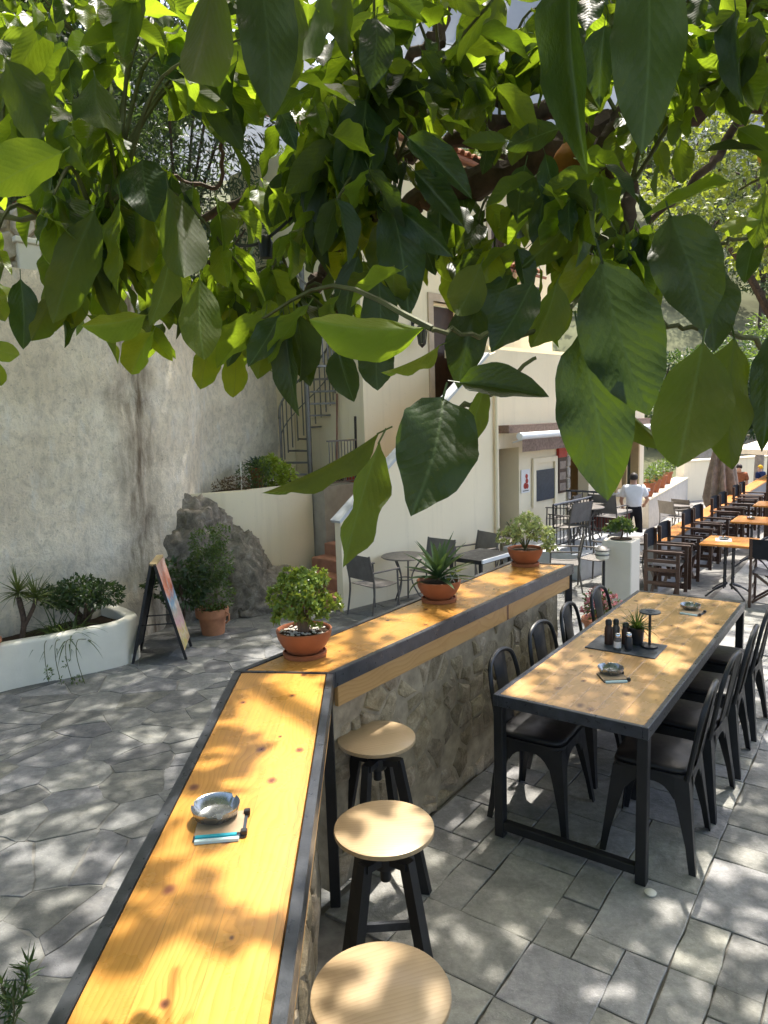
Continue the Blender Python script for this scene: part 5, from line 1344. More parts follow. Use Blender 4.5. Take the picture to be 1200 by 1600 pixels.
# far low walls, parasols, pots and bar chairs
def wall_run(nm, label, a, b, z0, z1, th, mat, stones=None):
    d = b-a; t = thing(nm, label, 'wall', (a.x, a.y, z0), math.atan2(d.y, d.x)); L = d.length
    mb = MB(); mb.rbox(0, L, -th/2, th/2, -.5, z1-z0, .015); mb.build('wall_face', mat, t)
    mb = MB(); mb.rbox(-.02, L+.02, -th/2-.03, th/2+.03, z1-z0+.001, z1-z0+.06, .01); mb.build('coping', m_cream, t); return t
a1 = at(1003, 780, 20.5); a2 = at(1070, 735, 27)
wall_run('low_wall', 'low pale wall carrying terracotta pots behind the man', Vector((a1.x, a1.y, 0)), Vector((a2.x, a2.y, 0)), -1.4, -.45, .4, simple('pale grey render', (.45, .42, .37), .9))
a1 = at(1062, 735, 26.5); a2 = at(1290, 720, 29)
wall_run('low_wall', 'long cream low wall at the far end of the street', Vector((a1.x, a1.y, 0)), Vector((a2.x, a2.y, 0)), -1.5, .15, .4, m_cream)
a1 = at(1050, 715, 33); a2 = at(1300, 705, 36)
wall_run('stone_terrace_wall', 'grey stone terrace wall far behind the cream low wall', Vector((a1.x, a1.y, 0)), Vector((a2.x, a2.y, 0)), -1.7, .75, .5, m_fieldstone)
pot0 = None
for i, (px, py, D) in enumerate(((1011, 748, 20.8), (1021, 746, 21.8), (1031, 744, 23.0), (1040, 742, 24.2))):
    P = at(px, py, D); P.z = -.385
    lb = ('nearest', 'second', 'third', 'farthest')[i]+' terracotta pot with a plant on the low wall behind the man'
    if pot0 is None:
        pot0 = thing('wall_pot', lb, 'flower pot', P, 0, 'terracotta pots on the low wall'); mb = MB(); mb.lathe([(.16, 0), (.22, .34), (.24, .34), (.24, .40), (.2, .40), (.2, .36), (0, .36)], 18); mb.build('pot', m_terra, pot0, True)
        blob_leaves([(0,0,.55,.26,.26,.2), (.1,0,.7,.15,.15,.12)], 200, .11, 'foliage', m_shrub2, pot0)
    else: dup(pot0, P, i*1.3, lb)
par = at(1222, 690, 20); t = thing('open_parasol', 'cream open parasol at the right edge of the far terrace', 'parasol', (par.x, par.y, -1.3))
mb = MB(); mb.tube([(0,0,0), (0,0,2.75)], .03, 8); mb.build('pole', m_dark, t)
for k in range(8):
    a, b = k*PI/4, (k+1)*PI/4; mb = MB(); R_ = 1.25; zt, ze = 2.74, 2.25
    for e in (0, -.008): mb.grid(lambda u, v: ((1-v)*0+v*R_*(math.cos(a)*(1-u)+math.cos(b)*u), v*R_*(math.sin(a)*(1-u)+math.sin(b)*u), zt+(ze-zt)*v-.05*math.sin(PI*v)+e), 4, 4)
    mb.add([(R_*math.cos(a), R_*math.sin(a), ze), (R_*math.cos(b), R_*math.sin(b), ze), (R_*math.cos(b), R_*math.sin(b), ze-.14), (R_*math.cos(a), R_*math.sin(a), ze-.14)], [(0,1,2,3)]); mb.build('panel', m_canvas2, t)
    mb = MB(); mb.tube([(0, 0, 2.4), (.9*math.cos(a), .9*math.sin(a), 2.36)], .01, 5); mb.build('rib', m_dark, t)
par = at(1128, 740, 16.5); t = thing('closed_parasol', 'folded grey brown parasol standing behind the director chairs', 'parasol', (par.x, par.y, -.95), .4)
mb = MB(); mb.tube([(0,0,0), (0,0,2.5)], .025, 8); mb.build('pole', m_dark, t)
mb = MB()
def fold(u, v):
    a = 2*PI*u; r = (.05+.30*(1-v)**.6*min(1, .35+3*v))*(1+.34*math.sin(a*8+v*2)); return (r*math.cos(a), r*math.sin(a), .55+1.85*v)
mb.grid(fold, 96, 12); mb.build('folded_cloth', m_taupe, t, True, 70); mb = MB(); mb.lathe([(.28, 0), (.28, .07), (.05, .1)], 20); mb.build('base', m_black, t)
for i, (px, py, D, r, lbl) in enumerate(((1052, 790, 19, .4, 'dark chair by the low wall, left of the closed parasol'), (1072, 786, 19.6, .6, 'second dark chair by the low wall near the closed parasol'), (1166, 790, 18.5, 2.4, 'dark chair on the far terrace near the child'))):
    p = at(px, py, D); dup(g1, (p.x, p.y, street_z(p.x, p.y)), r, lbl, 'dark chairs at the far end of the street')
p = at(1062, 786, 19.3); dup(gt1, (p.x, p.y, street_z(p.x, p.y)), 0, 'bistro table by the low wall left of the closed parasol')

# upper left: stone wall piece, post and oleanders behind the retaining wall
sw = thing('upper_stone_wall', 'rough stone wall with a white post above the retaining wall', 'wall', bl(-5.6, 2.6, 3.3), BROT)
mb = MB(); mb.box(-2, 3.2, .02, .4, -.4, 1.5); mb.build('wall_core', m_mortar, sw)
rng = random.Random(8)
for p, poly in voronoi(-1.8, 3.1, -.3, 1.45, .26, .4, rng, None, 1.2):
    q = inset(poly, .015)
    if not q: continue
    q = rough_edge(q, .12, .015, rng); n = len(q); cx = sum(x for x, y in q)/n; cy = sum(y for x, y in q)/n; hh = rng.uniform(.03, .08)
    vs = [(x, .01, y) for x, y in q]+[(cx+(x-cx)*.85, .02-hh, cy+(y-cy)*.85) for x, y in q]
    MB().add(vs, [(i, (i+1) % n, n+(i+1) % n, n+i) for i in range(n)]+[tuple(n+i for i in range(n))]).build('stone', m_fieldstone, sw)
po_ = at(40, 400, 9.2); t = thing('white_post', 'white square post standing by the upper stone wall', 'post', (po_.x, po_.y, 3.3), BROT); mb = MB(); mb.rbox(-.14, .14, -.14, .14, 0, 1.15, .01); mb.build('shaft', m_white, t); mb = MB(); mb.rbox(-.18, .18, -.18, .18, 1.151, 1.22, .01); mb.build('cap', m_white, t)
def tree(nm, label, loc, trunk_h, tr, clumps, n, L, mat, W=.5, cat='tree', group=None, lean=(0, 0), out=.7):
    t = thing(nm, label, cat, loc, 0, group); top = Vector((lean[0], lean[1], trunk_h))
    mb = MB(); mb.tube(bez([(0,0,-.5), (lean[0]*.3, lean[1]*.3, trunk_h*.45), top], 5), [tr*(1-.045*i) for i in range(11)], 9); mb.build('trunk', m_bark, t, True)
    for c in clumps[:6]:
        mb = MB(); e = Vector(c[:3]); mid = top.lerp(e, .5)+Vector((0, 0, .12*trunk_h)); mb.tube(bez([top*.85, mid, e], 4), [tr*.5]*4+[tr*.32]*4+[tr*.15], 6); mb.build('limb', m_bark, t, True)
    tag(blob_leaves(clumps, n, L, 'crown', mat, t, W, out=out), kind='stuff'); return t
def clumps_in(c, R, n, r, rng):
    out = []
    for _ in range(n):
        a = rng.uniform(0, 6.28); q = rng.uniform(.15, 1)**.6; z = rng.uniform(-.75, .9); k = math.sqrt(max(.1, 1-z*z)); s_ = rng.uniform(.7, 1.3)
        out.append((c[0]+R[0]*q*k*math.cos(a), c[1]+R[1]*q*k*math.sin(a), c[2]+R[2]*z, r*s_, r*s_, r*s_*.75))
    return out
rng = random.Random(21)
for i, (x, y, h, lbl) in enumerate(((-3.4, 5.2, 3.1, 'dark oleander bush at the far left above the retaining wall'), (-1.0, 6.4, 3.4, 'dark oleander bush with glinting narrow leaves behind the retaining wall'), (.95, 5.0, 4.4, 'oleander bush with a few pink flowers left of the house'), (-5.6, 5.4, 3.6, 'tall dark bush at the left picture edge above the stone wall'))):
    p = bl(x, y, 3.4); o = tree('oleander_bush', lbl, p, 1.3, .08, clumps_in((0, 0, h*.72), (2.0, 1.5, h*.75), 26, .8, rng), 9000, .19, m_olean, .22, 'bush', 'oleanders above the retaining wall')
    if i in (1, 2):
        for q in range(7): blob_leaves([(rng.uniform(-1.4, 1.6), rng.uniform(-1.6, -.6), rng.uniform(.6, 2.6), .14, .14, .12)], 26, .07, 'flower_cluster', m_pink, o, .8)
for i, (x, y, h, lbl) in enumerate(((-5.5, 8.5, 9.5, 'tall dark tree behind the oleanders at the left'), (-2.0, 9.5, 10.5, 'tall dark tree behind the oleanders in the middle'), (1.2, 11, 10.5, 'tall dark tree behind the oleanders near the house'))):
    p = bl(x, y, 3.0); tree('evergreen_tree', lbl, p, 3.5, .22, clumps_in((0, 0, h*.62), (2.9, 2.4, h*.46), 50, 1.2, rng), 26000, .25, m_shrub, .5, 'tree', 'tall trees behind the oleanders')
p = bl(1.1, 4.2, 3.4); tree('oleander_bush', 'slim oleander bush right beside the house corner above the spiral stairs', p, 1.0, .06, clumps_in((0, 0, 2.2), (.75, .7, 1.9), 16, .5, rng), 4200, .17, m_olean, .24, 'bush', 'oleanders above the retaining wall')
# right: plane tree with yellow green leaves, darker trees at the foot of the hill
p = at(1150, 640, 14.0); tree('plane_tree', 'yellow green plane tree lit from behind at the upper right', (p.x+.8, p.y, LZ), 4.6, .16, clumps_in((-.5, .2, 7.0), (2.3, 2.2, 2.2), 24, .62, rng), 3600, .15, m_plane, .8)
for i, (px, D, h, lbl) in enumerate(((1020, 36, 6.0, 'dark green tree right of the house behind the awning'), (1080, 40, 6.5, 'dark tree behind the closed parasol'), (1140, 35, 5.6, 'shady tree behind the cream low wall'), (1215, 37, 6.8, 'dark tree at the right picture edge behind the low wall'))):
    p = at(px, 640, D); tree('roadside_tree', lbl, (p.x, p.y, -1.5), 2.0, .16, clumps_in((0, 0, h*.62), (2.6, 2.4, h*.42), 26, .95, rng), 5200, .24, m_shrub, .5, 'tree', 'dark trees at the foot of the hill')
p = at(1186, 680, 26); t = thing('forked_tree', 'bare pale forked trunk at the right edge above the parasol', 'tree', (p.x, p.y, -1.3)); mb = MB(); mb.tube(bez([(0,0,-.3), (.05,0,1.6), (.1,0,2.5)], 5), [.16]*6+[.11]*5, 9); mb.build('trunk', simple('pale bark', (.26, .21, .16), .9, .2, 0, .25, 7, .6), t, True)
for e in ((-.7, .2, 4.6), (.75, 0, 4.8)):
    mb = MB(); mb.tube(bez([(.1,0,2.4), (.1+e[0]*.6, 0, 3.3), e], 5), [.10]*6+[.05]*5, 8); mb.build('limb', m_bark, t, True)
tag(blob_leaves(clumps_in((0, 0, 5.6), (1.6, 1.5, .9), 9, .6, rng), 1100, .2, 'crown', m_shrub2, t, .5), kind='stuff')
for i, (px, py, D, h, lbl) in enumerate(((1060, 420, 62, 8, 'pale green pine on the sunny hillside left of centre'), (1120, 400, 70, 9, 'pale green pine high on the sunny hillside'), (1170, 430, 60, 8.5, 'pale green pine on the hillside at the right'), (1010, 440, 66, 8, 'pale green pine on the hillside beside the house'), (1230, 380, 68, 9, 'pale green pine at the right picture edge of the hill'), (1100, 480, 52, 7.5, 'light green pine lower on the hillside'), (1190, 500, 48, 7, 'light green pine at the foot of the hillside'))):
    p = at(px, py, D); g_ = gz(p.x, p.y); tree('hill_pine', lbl, (p.x, p.y, g_), h*.5, .25, clumps_in((0, 0, h*.68), (3.2, 3.2, h*.36), 26, 1.15, rng), 3400, .34, m_pine, .45, 'tree', 'pale pines on the hillside')
# the wooded hillside itself
pts = []
for _ in range(420):
    y = 44+rng.random()**.8*130; x = rng.uniform(-.15, .95)*y; pts.append((x, y, gz(x, y)+rng.uniform(.6, 2.4), rng.uniform(1.4, 3.0)))
cl = [(x, y, z, r, r, r*.8) for x, y, z, r in pts]
tag(blob_leaves(cl, 42000, .62, 'hillside_wood', m_pine, None, .6), 'pale green scrub and trees covering the hillside behind', 'woodland', None, 'stuff')
# far mountain
mb = MB()
def mt(u, v):
    x = -1500+3400*u; y = 900+900*v; r = math.exp(-((u-.62)/.22)**2)+.55*math.exp(-((u-.3)/.15)**2); return (x, y, -5+(980*r)*min(1, v*1.6)*(1+.25*disp((x*.003, y*.003, 0), 1, 1)))
mb.grid(mt, 60, 24); tag(mb.build('mountain', simple('mountain rock', (.24, .25, .24), .95, .1, 0, .3, .004, 0), smooth=True), kind='structure')

# ================================================================== LEMON TREE
LT0 = Vector((2.15, 1.25, 0))
lem = thing('lemon_tree', 'lemon tree whose leafy branches hang across the top of the view', 'tree', LT0)
def rel(p): return Vector(p)-LT0
fork = Vector((1.95, 1.5, 2.45))
mb = MB(); mb.tube([rel(p) for p in bez([(2.15, 1.25, -.05), (2.2, 1.3, .9), (2.05, 1.4, 1.8), fork], 6)], [.12]*6+[.10]*6+[.085]*7, 12); mb.build('trunk', m_bark, lem, True)
BR = []
def branch(pix, r0, r1, start=None, nm='branch', mat=None, jit=.006):
    pts = ([start] if start is not None else [])+[at(*q) for q in pix]
    c = bez(pts, 7); n = len(c); c = [p+Vector((random.gauss(0, jit), random.gauss(0, jit), random.gauss(0, jit))) for p in c]
    rs = [(r0+(r1-r0)*i/(n-1))*random.uniform(.9, 1.12) for i in range(n)]
    mb = MB(); mb.tube([rel(p) for p in c], rs, 9 if r0 > .01 else 6); mb.build(nm, mat or m_bark, lem, True); BR.extend(c); return c
branch([(1210, 140, 1.55), (1060, 165, 1.5), (930, 215, 1.45), (830, 258, 1.45), (720, 292, 1.5), (620, 330, 1.6), (520, 412, 1.66), (480, 470, 1.68)], .056, .016, fork)
branch([(1110, -30, 1.42), (1045, 80, 1.36), (990, 165, 1.3), (940, 235, 1.28), (972, 290, 1.24), (988, 360, 1.2), (978, 420, 1.15)], .032, .006, fork)
branch([(1260, 90, 1.95), (1150, 205, 1.92), (1090, 280, 1.9), (1020, 345, 1.88)], .016, .008, fork)
branch([(960, 190, 1.5), (850, 178, 1.52), (740, 215, 1.55), (640, 245, 1.6), (560, 262, 1.62), (470, 287, 1.66), (390, 312, 1.7), (310, 345, 1.72)], .022, .009)
branch([(930, -80, 1.6), (730, -30, 1.6), (690, 50, 1.62), (640, 95, 1.66), (608, 190, 1.7)], .024, .008, fork)
branch([(690, 50, 1.62), (688, 90, 1.6), (686, 118, 1.6)], .010, .007)
branch([(420, -120, 1.6), (250, -40, 1.65), (195, 30, 1.65), (160, 82, 1.66), (140, 125, 1.66)], .017, .010)
for px, r in (([(345, 150, 1.6), (346, 220, 1.6), (338, 292, 1.7), (262, 272, 1.6), (190, 262, 1.5)], .006), ([(-20, 338, 1.1), (100, 336, 1.1), (180, 312, 1.1), (190, 250, 1.15)], .0045), ([(330, 410, 1.3), (420, 445, 1.3), (505, 497, 1.35), (560, 440, 1.5)], .006), ([(985, 405, 1.1), (900, 468, 1.0), (845, 520, .95), (760, 522, .88), (672, 513, .82)], .0045), ([(1200, 545, .95), (1140, 520, .9), (1040, 505, .88), (960, 420, .85)], .004), ([(840, 205, 1.5), (790, 240, 1.55), (740, 250, 1.6)], .007), ([(890, 215, 1.45), (850, 200, 1.5), (780, 165, 1.55), (778, 130, 1.55)], .008), ([(905, 300, 1.3), (840, 320, 1.4), (740, 350, 1.5)], .005), ([(1240, 360, 1.3), (1150, 375, 1.3), (1110, 372, 1.3)], .004), ([(720, 640, .95), (780, 610, .93), (840, 560, .9)], .004), ([(560, 262, 1.9), (575, 330, 1.3), (590, 345, 1.2)], .006), ([(0, 240, 1.2), (90, 250, 1.2), (170, 265, 1.25)], .004)):
    branch(px, r, r*.6, None, 'twig', m_bark if r > .0055 else m_twig, .003)
# the leaf shape: six variants, one unit long and one unit wide
def lemon_leaf(seed, mat):
    r = random.Random(seed); NU, NV = 8, 16; fold_ = r.uniform(.08, .42); curve = r.uniform(-.02, .34); rip = r.uniform(.02, .06); ph = r.uniform(0, 6); tw = r.uniform(-.25, .25); mx = r.uniform(.72, .98); sk = r.uniform(-.06, .06)
    vs = []; uv = []
    for j in range(NV+1):
        v = j/NV; base = (v**.72)*((1-v)**.80); base /= .3490; hw = .5*min(1.02, base)*(1-.45*max(0, (v-.80)/.20)**1.3*(1-v)*6)*min(1, .35+v*5)*.94
        if j == 0: hw = .012
        if j == NV: hw = .004
        for i in range(NU+1):
            u = -1+2*i/NU; ser = 1+(.018*math.sin(v*70+ph) if abs(u) == 1 and 0 < j < NV else 0); x = u*hw*ser+sk*math.sin(PI*v)
            z = fold_*abs(u)*hw-curve*(v**1.7)+rip*math.sin(v*15+ph+2.2*(u > 0))*abs(u)**1.5*min(1, 4*v*(1-v)+.15)+tw*u*hw*v
            vs.append((x, v, z)); uv.append((.5+.5*u*min(1, hw*2), v))
    fs = [(j*(NU+1)+i, j*(NU+1)+i+1, (j+1)*(NU+1)+i+1, (j+1)*(NU+1)+i) for j in range(NV) for i in range(NU)]
    o = len(vs); vs += [(-.014, -.13, .05), (.014, -.13, .05), (-.014, .02, .004), (.014, .02, .004), (0, -.13, .035), (0, .02, -.012)]; uv += [(.5, 0)]*6; fs += [(o, o+1, o+3, o+2), (o+1, o+4, o+5, o+3), (o+4, o, o+2, o+5)]
    me = bpy.data.meshes.new('leaf'); me.from_pydata(vs, [], fs); me.materials.append(mat); l = me.uv_layers.new(name='UVMap')
    l.data.foreach_set('uv', [c for p in me.polygons for vi in p.vertices for c in uv[vi]]); me.polygons.foreach_set('use_smooth', [True]*len(fs)); me.update()
    return me
LM = [lemon_leaf(s, m) for m in (m_leaf_shaded, m_leaf, m_leaf_backlit) for s in range(10)]                # 0-9 shaded dark, 10-19 middling, 20-29 backlit bright
def leaf_matrix(B, T, N, wd):
    Y = T-B; L = Y.length; Y = Y/L; N = (N-Y*N.dot(Y)).normalized(); X = Y.cross(N)
    return Matrix(((X.x*wd, Y.x*L, N.x*L, B.x), (X.y*wd, Y.y*L, N.y*L, B.y), (X.z*wd, Y.z*L, N.z*L, B.z), (0, 0, 0, 1))), L
LEAVES = []                                                          # (apparent size, mesh index, matrix)
HERO = [  # base px, base distance, tip px, tip distance, width px, twist deg, side shown (+1 top, -1 underside), shape
 (662,512,.84, 474,530,.80, 74, 25,-1,0),(905,522,.64, 942,778,.62,132, 8,1,1),(940,408,.62,1014,648,.60,140,-8,1,2),(1048,338,.78,1092,500,.74,118,6,1,3),
 (1098,535,.70,1062,748,.68,138,5,-1,4),(1148,528,.74,1140,735,.72,92,-28,-1,5),(692,622,.80, 655,778,.72,150,-6,1,3),(592,676,.92, 424,808,.86,46,35,-1,6),
 (592,690,.82, 540,890,.78,62,38,-1,7),(718,598,.80, 850,598,.76,62,-30,1,0),(757,604,.85, 735,705,.85,40,20,-1,1),(686,540,.88, 603,605,.86,28,45,-1,6),
 (612,318,1.0, 634,480,.97, 86,5,1,1),(572,156,1.05, 545,296,1.0, 98,-15,1,3),(512,262,1.08, 488,408,1.04, 56,45,1,6),(222,250,1.05,242,345,1.0, 84,0,1,2),
 (262,292,.95, 304,462,.93, 82,8,-1,0),(228,318,1.1, 213,440,1.08, 62,-10,-1,4),(148,328,.95, 84,508,.92, 80,12,-1,7),(188,310,1.0,180,460,1.0, 26,55,1,5),
 (335,-50,.72, 306,186,.70, 84,10,-1,0),(402,-60,.70, 424,158,.68,108,-5,1,1),(452,-20,.8, 440,170,.78, 60,30,-1,2),(148,118,1.0,166,236,.95, 84,-5,-1,3),(8,92,.95, 64,222,.92, 82,10,-1,4),
 (98,238,.85,-25,300,.80, 84,-20,-1,5),(1012,-70,.62,1000,208,.60,128,4,1,1),(890,-40,.75, 886,232,.72, 76,25,1,0),(1150,15,.95,1136,145,.93, 44,40,1,6),(1172,20,1.0,1150,160,.98,50,35,-1,2),
 (312,436,.95, 322,572,.93, 74,5,-1,1),(264,405,1.0, 240,515,.98, 54,30,-1,7),(240,518,1.1, 188,590,1.05, 46,-20,-1,4),(228,492,1.0,128,522,.96, 52,25,-1,0),(32,436,1.0, 36,542,1.0, 52,0,1,3),
 (95,440,1.0, 60,545,.98, 44,25,-1,5),(-20,540,.9, 36,556,.9, 36,0,-1,1),(-15,560,.9, 4,608,.9, 30,0,-1,2),(330,532,1.15, 318,612,1.15, 48,15,-1,3),(368,548,1.15, 364,622,1.12, 44,-10,-1,4),
 (415,488,1.0, 412,598,1.0, 50,20,-1,5),(445,498,.98, 448,640,.96, 54,28,1,6),(452,488,1.0, 488,600,1.0, 52,-18,1,7),(528,545,1.0, 548,625,1.0, 54,10,1,0),(592,438,.95, 588,552,.95, 66,10,1,1),
 (592,530,.95, 590,610,.95, 66,5,1,2),(636,214,.98, 734,292,.95, 54,-20,1,3),(648,268,.98, 722,340,.96, 44,-15,1,4),(612,318,.98, 706,402,.95, 48,20,1,5),(752,412,.95, 698,505,.93, 68,-12,-1,6),
 (832,440,.9, 768,548,.88, 76,15,1,7),(745,478,.95, 716,595,.93, 74,5,1,0),(588,28,.95, 582,122,.92, 66,-8,1,1),(1182,368,1.15,1164,442,1.15, 44,10,1,2),(1142,284,1.0,1018,318,.98, 28,30,1,6),
 (1192,342,1.1,1122,362,1.08, 28,20,-1,7),(1215,515,.75,1184,690,.73, 60,10,1,3),(852,240,1.05, 878,345,1.03, 44,15,1,4),(1090,400,.85,1118,548,.83, 86,-25,1,5),(870,440,.95, 838,560,.93, 62,20,-1,0),
 (1020,560,.85,1000,660,.83, 46,25,-1,1),(960,620,.85,1030,720,.82, 46,-30,-1,2),(800,430,1.05, 742,520,1.02, 58,30,1,3),(505,-30,.95, 470,150,.93, 52,25,-1,4),(545,-20,1.0, 530,110,1.0, 50,-25,-1,5),
 (670,135,1.15, 712,210,1.12, 54,-8,-1,6),(640,150,1.2, 655,250,1.2, 44,20,1,7),(600,170,1.15, 596,262,1.15, 46,0,1,1),(1105,60,1.05,1100,140,1.05,40,20,-1,3),(945,40,1.0, 930,150,1.0, 52,15,1,2),
 (820,40,1.15, 812,150,1.15, 48,-20,-1,0),(780,-10,1.15, 765,80,1.15, 46,15,-1,1),(850,300,1.05, 842,395,1.05, 42,20,1,4),(885,330,1.05, 900,420,1.05, 46,-15,-1,5),(560,400,1.05, 530,500,1.05, 50,20,1,6),
 (1195,300,1.1,1180,390,1.1, 40,10,-1,7),(820,180,1.2, 800,260,1.2, 40,10,-1,2),(1060,215,1.2,1075,290,1.2,36,20,-1,3)]
for (bx, by, bD, tx, ty, tD, wpx, tw, side, shp) in HERO:
    B, T = at(bx, by, bD), at(tx, ty, tD); mid = (B+T)/2; Nc = (EYE-mid).normalized()*side; Y = (T-B).normalized()
    N = Quaternion(Y, math.radians(tw)) @ Nc
    Mx, L = leaf_matrix(B, T, N, wpx*.93*(bD+tD)/2/CAM_F/max(.55, math.cos(math.radians(tw))))
    lit_tone = 0 if side > 0 else 10  # picks the shaded
    if bx in (662, 676, 686, 98, 228, -20, -15, 240, 330, 368, 188, 1142, 1192, 670): lit_tone = 20
    if bx in (692, 832, 745, 890, 1012, 402, 718, 572, 1150, 1182, 1172): lit_tone = 0
    LEAVES.append((1e6+wpx, lit_tone+(shp+random.choice((0, 2))) % 10, Mx))
BOUND = [(-60, 520), (60, 478), (130, 515), (200, 540), (260, 560), (330, 560), (450, 560), (520, 535), (620, 500), (700, 480), (760, 500), (850, 500), (900, 470), (1000, 470), (1060, 440), (1120, 380), (1260, 400)]
def ybound(x):
    for (a, b), (c, d) in zip(BOUND, BOUND[1:]):
        if a <= x <= c: return b+(d-b)*(x-a)/(c-a)
    return 480
GAPS = [(250, 205, 72), (215, 110, 50), (305, 235, 45), (330, 320, 25), (880, 232, 30), (815, 262, 30), (750, 285, 28), (690, 302, 26), (630, 325, 22), (950, 205, 26), (985, 320, 22), (980, 370, 16), (800, 190, 18), (725, 222, 18), (655, 242, 18), (540, 390, 20), (690, 50, 22), (650, 90, 22), (180, 70, 24), (1060, 60, 30), (1020, 120, 26), (640, 190, 34), (625, 235, 26), (790, 22, 34), (762, 100, 18), (838, 150, 20), (780, 362, 26), (832, 385, 18), (800, 415, 14), (655, 455, 34), (652, 415, 24), (1085, 240, 50), (1150, 320, 66), (1060, 320, 40), (1130, 420, 52), (1112, 175, 40), (1170, 480, 52), (40, 390, 46), (690, 470, 22), (440, 345, 20), (520, 345, 0), (1180, 180, 30), (120, 60, 30), (560, 455, 18), (610, 480, 12)]
rl_ = random.Random(33)
BGAP = [(960, 200, 26), (900, 226, 26), (850, 248, 26), (800, 270, 24), (750, 284, 24), (700, 298, 22), (650, 318, 20), (590, 350, 16), (850, 180, 15), (770, 205, 15), (700, 228, 15), (975, 290, 15), (988, 350, 13), (1040, 95, 20), (1000, 150, 20), (690, 50, 16), (645, 95, 16)]
def clear(x, y): return not any((x-a)**2+(y-b)**2 < r*r for a, b, r in BGAP)
def ok(x, y):
    if y > ybound(x)+24: return False
    for a, b, r in GAPS:
        if (x-a)**2+(y-b)**2 < r*r and rl_.random() < .9: return False
    return True
ncl = 0; tries = 0
while ncl < 360 and tries < 6000:
    tries += 1; x = rl_.uniform(-60, 1260); y = rl_.uniform(-45, 545); D = rl_.uniform(.95, 1.62)
    if y > ybound(x)-20 or not ok(x, y): continue
    if x < 430 and rl_.random() < .38: continue
    if x > 1010 and y > 140 and rl_.random() < .6: continue
    C = at(x, y, D); nb_ = min(BR, key=lambda p: (p-C).length_squared); d0 = (nb_-C).length
    start = nb_ if d0 < .55 else C+Vector((rl_.uniform(-.12, .2), rl_.uniform(-.05, .2), rl_.uniform(.10, .28)))
    c = bez([start, start.lerp(C, .5)+Vector((0, 0, .05)), C], 4)
    mb = MB(); mb.tube([rel(p) for p in c], [.0042-.0003*i for i in range(len(c))], 5)
    if ncl < 90: mb.build('twig', m_twig, lem, True)
    ncl += 1; nl = rl_.randint(5, 8); dirt = (c[-1]-c[-3]).normalized()
    for k in range(nl):
        B = c[-1].lerp(c[max(0, len(c)-6)], k/nl) if k else c[-1]
        a = k*2.4+rl_.uniform(-.4, .4); out = Vector((math.cos(a), math.sin(a), 0))
        d = (out*rl_.uniform(.3, 1.15)+dirt*.4+Vector((0, 0, -rl_.uniform(.05, 1.35)))).normalized(); L = rl_.uniform(.052, .102)
        T = B+d*L; bx, by, _ = proj(B); tx, ty, tz = proj(T)
        if tz < .5 or ty > ybound(tx)+45 or not ok((bx+tx)/2, (by+ty)/2): continue
        if not (clear((bx+tx)/2, (by+ty)/2) and clear(tx, ty) and clear(bx*.25+tx*.75, by*.25+ty*.75)): continue
        N = Vector((0, 0, 1))*.5+out*.8+Vector((rl_.gauss(0, .5), rl_.gauss(0, .5), rl_.gauss(0, .3)))
        Mx, _ = leaf_matrix(B, T, N, L*rl_.uniform(.42, .58)); LEAVES.append((L/tz, rl_.choice((0, 10, 20, 20, 10) if bx < 480 else (0, 10, 10, 20))+rl_.randrange(10), Mx))  # more backlit-coloured leaves towards the left
LEAVES.sort(key=lambda q: -q[0])
inv = Matrix.Translation(-LT0)
for q in LEAVES[:298]:
    o = linkmesh('leaf', LM[q[1]], lem); o.matrix_basis = inv @ q[2]
# the remaining small leaves as one mass
rest = LEAVES[298:]
def by_tone(m):
    """the same leaf material, its chance tone read per leaf from the mesh instead of per object"""
    m = m.copy(); nt2 = m.node_tree
    for nd_ in list(nt2.nodes):
        if nd_.type == 'OBJECT_INFO':
            a_ = nt2.nodes.new('ShaderNodeAttribute'); a_.attribute_name = 'tone'
            for lk in list(nd_.outputs['Random'].links): nt2.links.new(a_.outputs['Fac'], lk.to_socket)
    return m
MI = []
V = []; Fs = []; UVs = []; Tn = []; o = 0
LV = [(np.array([v.co for v in me.vertices]), [tuple(p.vertices) for p in me.polygons], np.array([d.uv for d in me.uv_layers[0].data])) for me in LM]
for _, k, Mx in rest:
    v, f, uv = LV[k]; Mn = np.array(inv @ Mx); V.append(v @ Mn[:3, :3].T+Mn[:3, 3]); Fs += [tuple(i+o for i in q) for q in f]; UVs.append(uv); Tn.append(np.full(len(v), RNG.random())); MI += [k//10]*len(f); o += len(v)
me = bpy.data.meshes.new('foliage'); me.from_pydata(np.concatenate(V).tolist(), [], Fs); [me.materials.append(by_tone(m)) for m in (m_leaf_shaded, m_leaf, m_leaf_backlit)]; me.polygons.foreach_set('material_index', MI); l = me.uv_layers.new(name='UVMap'); l.data.foreach_set('uv', np.concatenate(UVs).reshape(-1).astype(np.float32))
a_ = me.attributes.new('tone', 'FLOAT', 'POINT'); a_.data.foreach_set('value', np.concatenate(Tn).astype(np.float32)); me.polygons.foreach_set('use_smooth', [True]*len(Fs)); me.update()
tag(linkmesh('foliage', me, lem), kind='stuff')
def lemon(label, p, r, mat, lean):
    t = thing('lemon_fruit', label, 'fruit', p); bm = bmesh.new(); bmesh.ops.create_uvsphere(bm, u_segments=24, v_segments=16, radius=1)
    for v in bm.verts: z = v.co.z; k = 1-.1*z*z; v.co = Vector((v.co.x*r*k, v.co.y*r*k, z*r*1.25+(.22*r*max(0, abs(z)-.85)/.15*(1 if z > 0 else -1))))+Vector((0, 0, -r*1.25))
    MB().bm(bm).build('peel', mat, t, True); mb = MB(); mb.tube([(0,0,-.01), (lean, 0, .05)], .003, 5); mb.build('stalk', m_twig, t); return t
